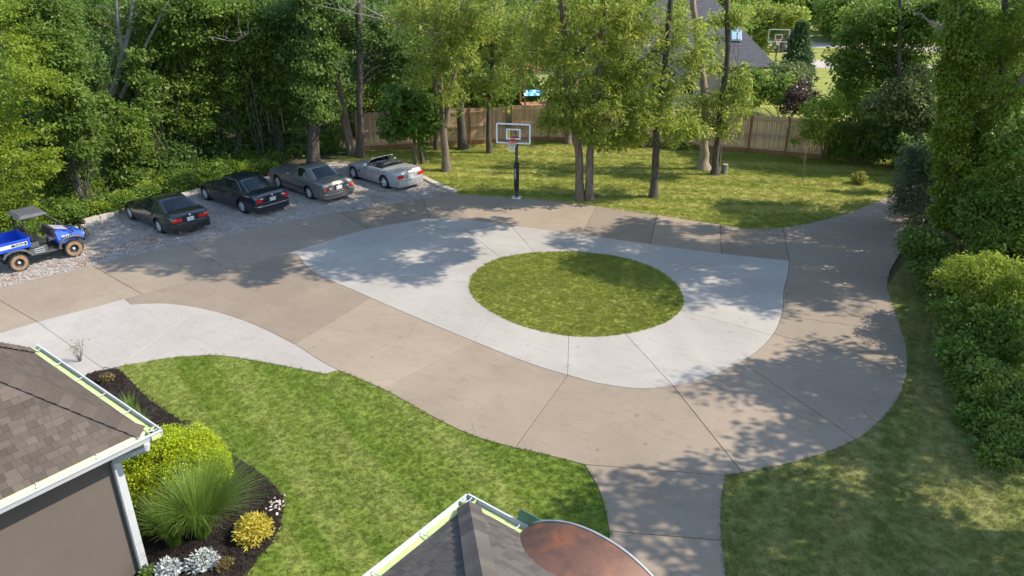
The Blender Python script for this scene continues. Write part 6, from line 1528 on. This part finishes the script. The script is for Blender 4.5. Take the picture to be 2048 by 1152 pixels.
# ------------------------------------------------------------------ planting bed by the garage
def mulchmat():
    m, nt, b = newmat('dark_bark_mulch', .95, 0, .2)
    col = mixc(nt, noise(nt, 26, 4, .7, lo=.35, hi=.65), (.012, .009, .008), (.055, .04, .033))
    col = mixc(nt, noise(nt, 60, 3, .7, lo=.62, hi=.75), col, (.13, .10, .08))
    nt.links.new(col, b.inputs['Base Color']); bump(nt, b, noise(nt, 34, 4, .7, lo=.1, hi=.9), 1.0, .05)
    return m
M_MULCH = mulchmat()
bedp = clean(gpx([(186, 744), (236, 737)]) + gpx([(236, 737), (300, 800), (420, 880), (520, 945), (560, 985), (567, 1015), (560, 1050), (540, 1090), (500, 1140), (470, 1200)], 4) + gpx([(420, 1300), (250, 1300), (200, 1000), (150, 760)]))
sheet('mulch_bed', bedp, .006, M_MULCH)
mc = sheet('mulch_chips', bedp, .010, M_MULCH, 'stuff'); tag(mc, 'black bark chips covering the planting bed', 'mulch', None, 'stuff')
mb = MB()
for k in range(12):
    mb.box((random.uniform(-.1, .1), random.uniform(-.1, .1), random.uniform(.0, .014)), (random.uniform(.025, .06), random.uniform(.008, .016), .008), Matrix.Rotation(random.uniform(0, 6), 3, 'Z') @ Matrix.Rotation(random.uniform(-.5, .5), 3, 'Y'))
gn_scatter(mc, bpy.data.objects.new('chip_source', mb.mesh('chip_source', M_MULCH)), 70, .7, 1.3, .2, 9)
# golden bush
gb = G(362, 985); gb = np.array([gb[0], gb[1], 0.0])
root = empty('golden_bush', V(gb), 0, 'big rounded lime yellow bush at the garage corner', 'bush')
n = 760
d = unit_rows(rng.normal(size=(n * 2, 3))); d = d[d[:, 2] > -.25][:n]
cen = d * np.array([1.12, .98, .86]) * (rng.random(len(d)) ** .12)[:, None] * (1 + .07 * np.sin(d[:, :1] * 9) * np.cos(d[:, 1:2] * 8)) + np.array([0, 0, .62])
cen = cen[cen[:, 2] > .1]
leaf_mesh('foliage', *clump_leaves(cen, np.full(len(cen), .13) * rng.uniform(.7, 1.3, len(cen)), 64, .036, 1.0, 0, .7, .6), L_GOLD, root)
mb = MB()
for k in range(40): limb(mb, rng.normal(size=3) * np.array([.12, .12, 0]), cen[rng.integers(len(cen))] * .93, .014, .004, .05, 4, .04, 5)
mb.build('stems', B_BROWN, root)
MB().lathe([(.05, .5), (.5, .85), (.95, .6), (1.2, .05)], axis='z', n=16).build('shade_core', plain('bush_inner_shade', (.05, .075, .012), .95, 0, .4, 14), root, smooth=True)  # solid core, the shade inside the bush put into its dark green
# fountain grasses
def reed(label, px, h, n, spread, w=.010, bias=(0, 0)):
    b0 = G(*px); root = empty('ornamental_grass', V((b0[0], b0[1], 0)), 0, label, 'ornamental grass')
    vs, fs, lv = [], [], []
    for i in range(n):
        a = rng.uniform(0, 6.283); l = h * rng.uniform(.65, 1.1); s_ = spread * rng.random() ** .6
        r0 = .16 * math.sqrt(rng.random()); x0_, y0_ = r0 * math.cos(a), r0 * math.sin(a)
        dx, dy = math.cos(a) * s_ + bias[0], math.sin(a) * s_ + bias[1]
        px_, py_ = -math.sin(a), math.cos(a); k = len(vs); ww = w * rng.uniform(.6, 1.2); N_ = 6
        for j in range(N_ + 1):
            t = j / N_; z = l * (t - .42 * s_ * t ** 3) ; e = l * (.25 * t + .75 * t * t)
            wq = ww * (1 - t ** 2) * .5 + .0008
            vs += [(x0_ + dx * e - px_ * wq, y0_ + dy * e - py_ * wq, z), (x0_ + dx * e + px_ * wq, y0_ + dy * e + py_ * wq, z)]
        fs += [(k + 2 * j, k + 2 * j + 1, k + 2 * j + 3, k + 2 * j + 2) for j in range(N_)]
        v = np.clip(rng.normal(.45, .25), 0, 1); lv += [v * (.6 + .4 * j / N_) for j in range(N_)]
    me = bpy.data.meshes.new('blades'); me.from_pydata(vs, [], fs); at = me.attributes.new('lv', 'FLOAT', 'FACE'); at.data.foreach_set('value', np.array(lv, np.float32)); me.materials.append(L_REED)
    o = link('blades', me, None, root); o['kind'] = 'stuff'; return root
reed('tall fountain grass spraying towards the lawn beside the golden bush', (405, 1070), 1.75, 1300, .78, .008, (.16, .04))
reed('smaller fountain grass tucked beside the downspout', (350, 1085), 1.2, 520, .66, .010)
reed('thin pale grass tuft in the mulch below the garage gutter', (265, 822), .55, 90, .7, .008)
reed('wispy grass tuft between garage gutter and golden bush', (285, 850), .5, 70, .7, .008)
def tuft(label, px, r, h, mat, n, size, per, crad, name='bedding_plant', cat='plant', aspect=.5, fl=1.0):
    b0 = G(*px); b0 = np.array([b0[0], b0[1], 0]); root = empty(name, V(b0), 0, label, cat)
    d = unit_rows(rng.normal(size=(n * 2, 3))); d = d[d[:, 2] > -.1][:n]; cen = d * np.array([r, r, h]) * (rng.random(len(d)) ** .3)[:, None] + np.array([0, 0, .05])
    leaf_mesh('foliage', *clump_leaves(cen, np.full(len(cen), crad), per, size, fl, -.3, .5, aspect), mat, root)
    mb = MB()
    for k in range(min(14, len(cen))): limb(mb, (0, 0, -.02), cen[k], .008, .003, .05, 3, .03, 4)
    mb.build('stems', B_BROWN, root); return root
tuft('round golden yellow threadleaf conifer in the mulch', (507, 1072), .34, .36, L_YELLOW, 170, .07, 26, .09, aspect=.22)
tuft('silvery dusty leaved plant in the middle of the mulch', (405, 1130), .24, .17, L_SILVER, 46, .075, 16, .06, aspect=.4)
tuft('silvery dusty leaved plant beside the drain boot', (338, 1146), .2, .15, L_SILVER, 40, .075, 16, .06, aspect=.4)
tuft('small reddish green plant between silver plants and lawn', (450, 1138), .14, .12, L_RED, 26, .04, 20, .06)
tuft('low yellow red plant beside the garage apron', (214, 762), .2, .12, L_RED, 30, .05, 20, .08)
tuft('green and yellow seedling against the garage wall foot', (297, 1150), .12, .1, L_REED, 16, .05, 14, .06)
b0 = G(160, 724); root = empty('twiggy_shrub', V((b0[0], b0[1], 0)), 0, 'small twiggy brown leaved shrub beyond the garage gutter', 'shrub')
mb = MB(); tips = []
for k in range(16):
    q = rng.normal(size=3) * np.array([.16, .16, .1]) + np.array([0, 0, .55]); limb(mb, (0, 0, -.02), q, .008, .003, .03, 4, .06, 4); tips.append(q)
mb.build('twigs', B_BROWN, root); leaf_mesh('foliage', *clump_leaves(np.array(tips), np.full(16, .08), 9, .035, 1, 0, .4, .5), L_RED, root)
# pebbles beside the lawn
pm = [plain('pebble_%d' % i, c, .8, 0, .15, 20) for i, c in enumerate([(.42, .36, .31), (.55, .5, .45), (.33, .24, .19)])]
pc0 = G(553, 1014); pp = empty('pebble_pile', V((pc0[0], pc0[1], .0)), 0, 'small pile of pale river pebbles at the bed edge', 'pebbles')
for k in range(34):
    s_ = random.uniform(.018, .036); x_, y_ = rng.normal(0, .09), rng.normal(0, .14)
    mb = MB(); mb.lathe([(-.6 * s_, .3 * s_), (-.3 * s_, .85 * s_), (.1 * s_, s_), (.45 * s_, .7 * s_), (.6 * s_, .1 * s_)], axis='z', n=8)
    o = mb.build('pebble', pm[k % 3], pp, smooth=True); o.location = (x_, y_, .03 + (.03 if abs(x_) + abs(y_) < .12 else 0)); o.rotation_euler = (random.uniform(-.4, .4), random.uniform(-.4, .4), random.uniform(0, 6)); o.scale = (1.25, .85, .8)
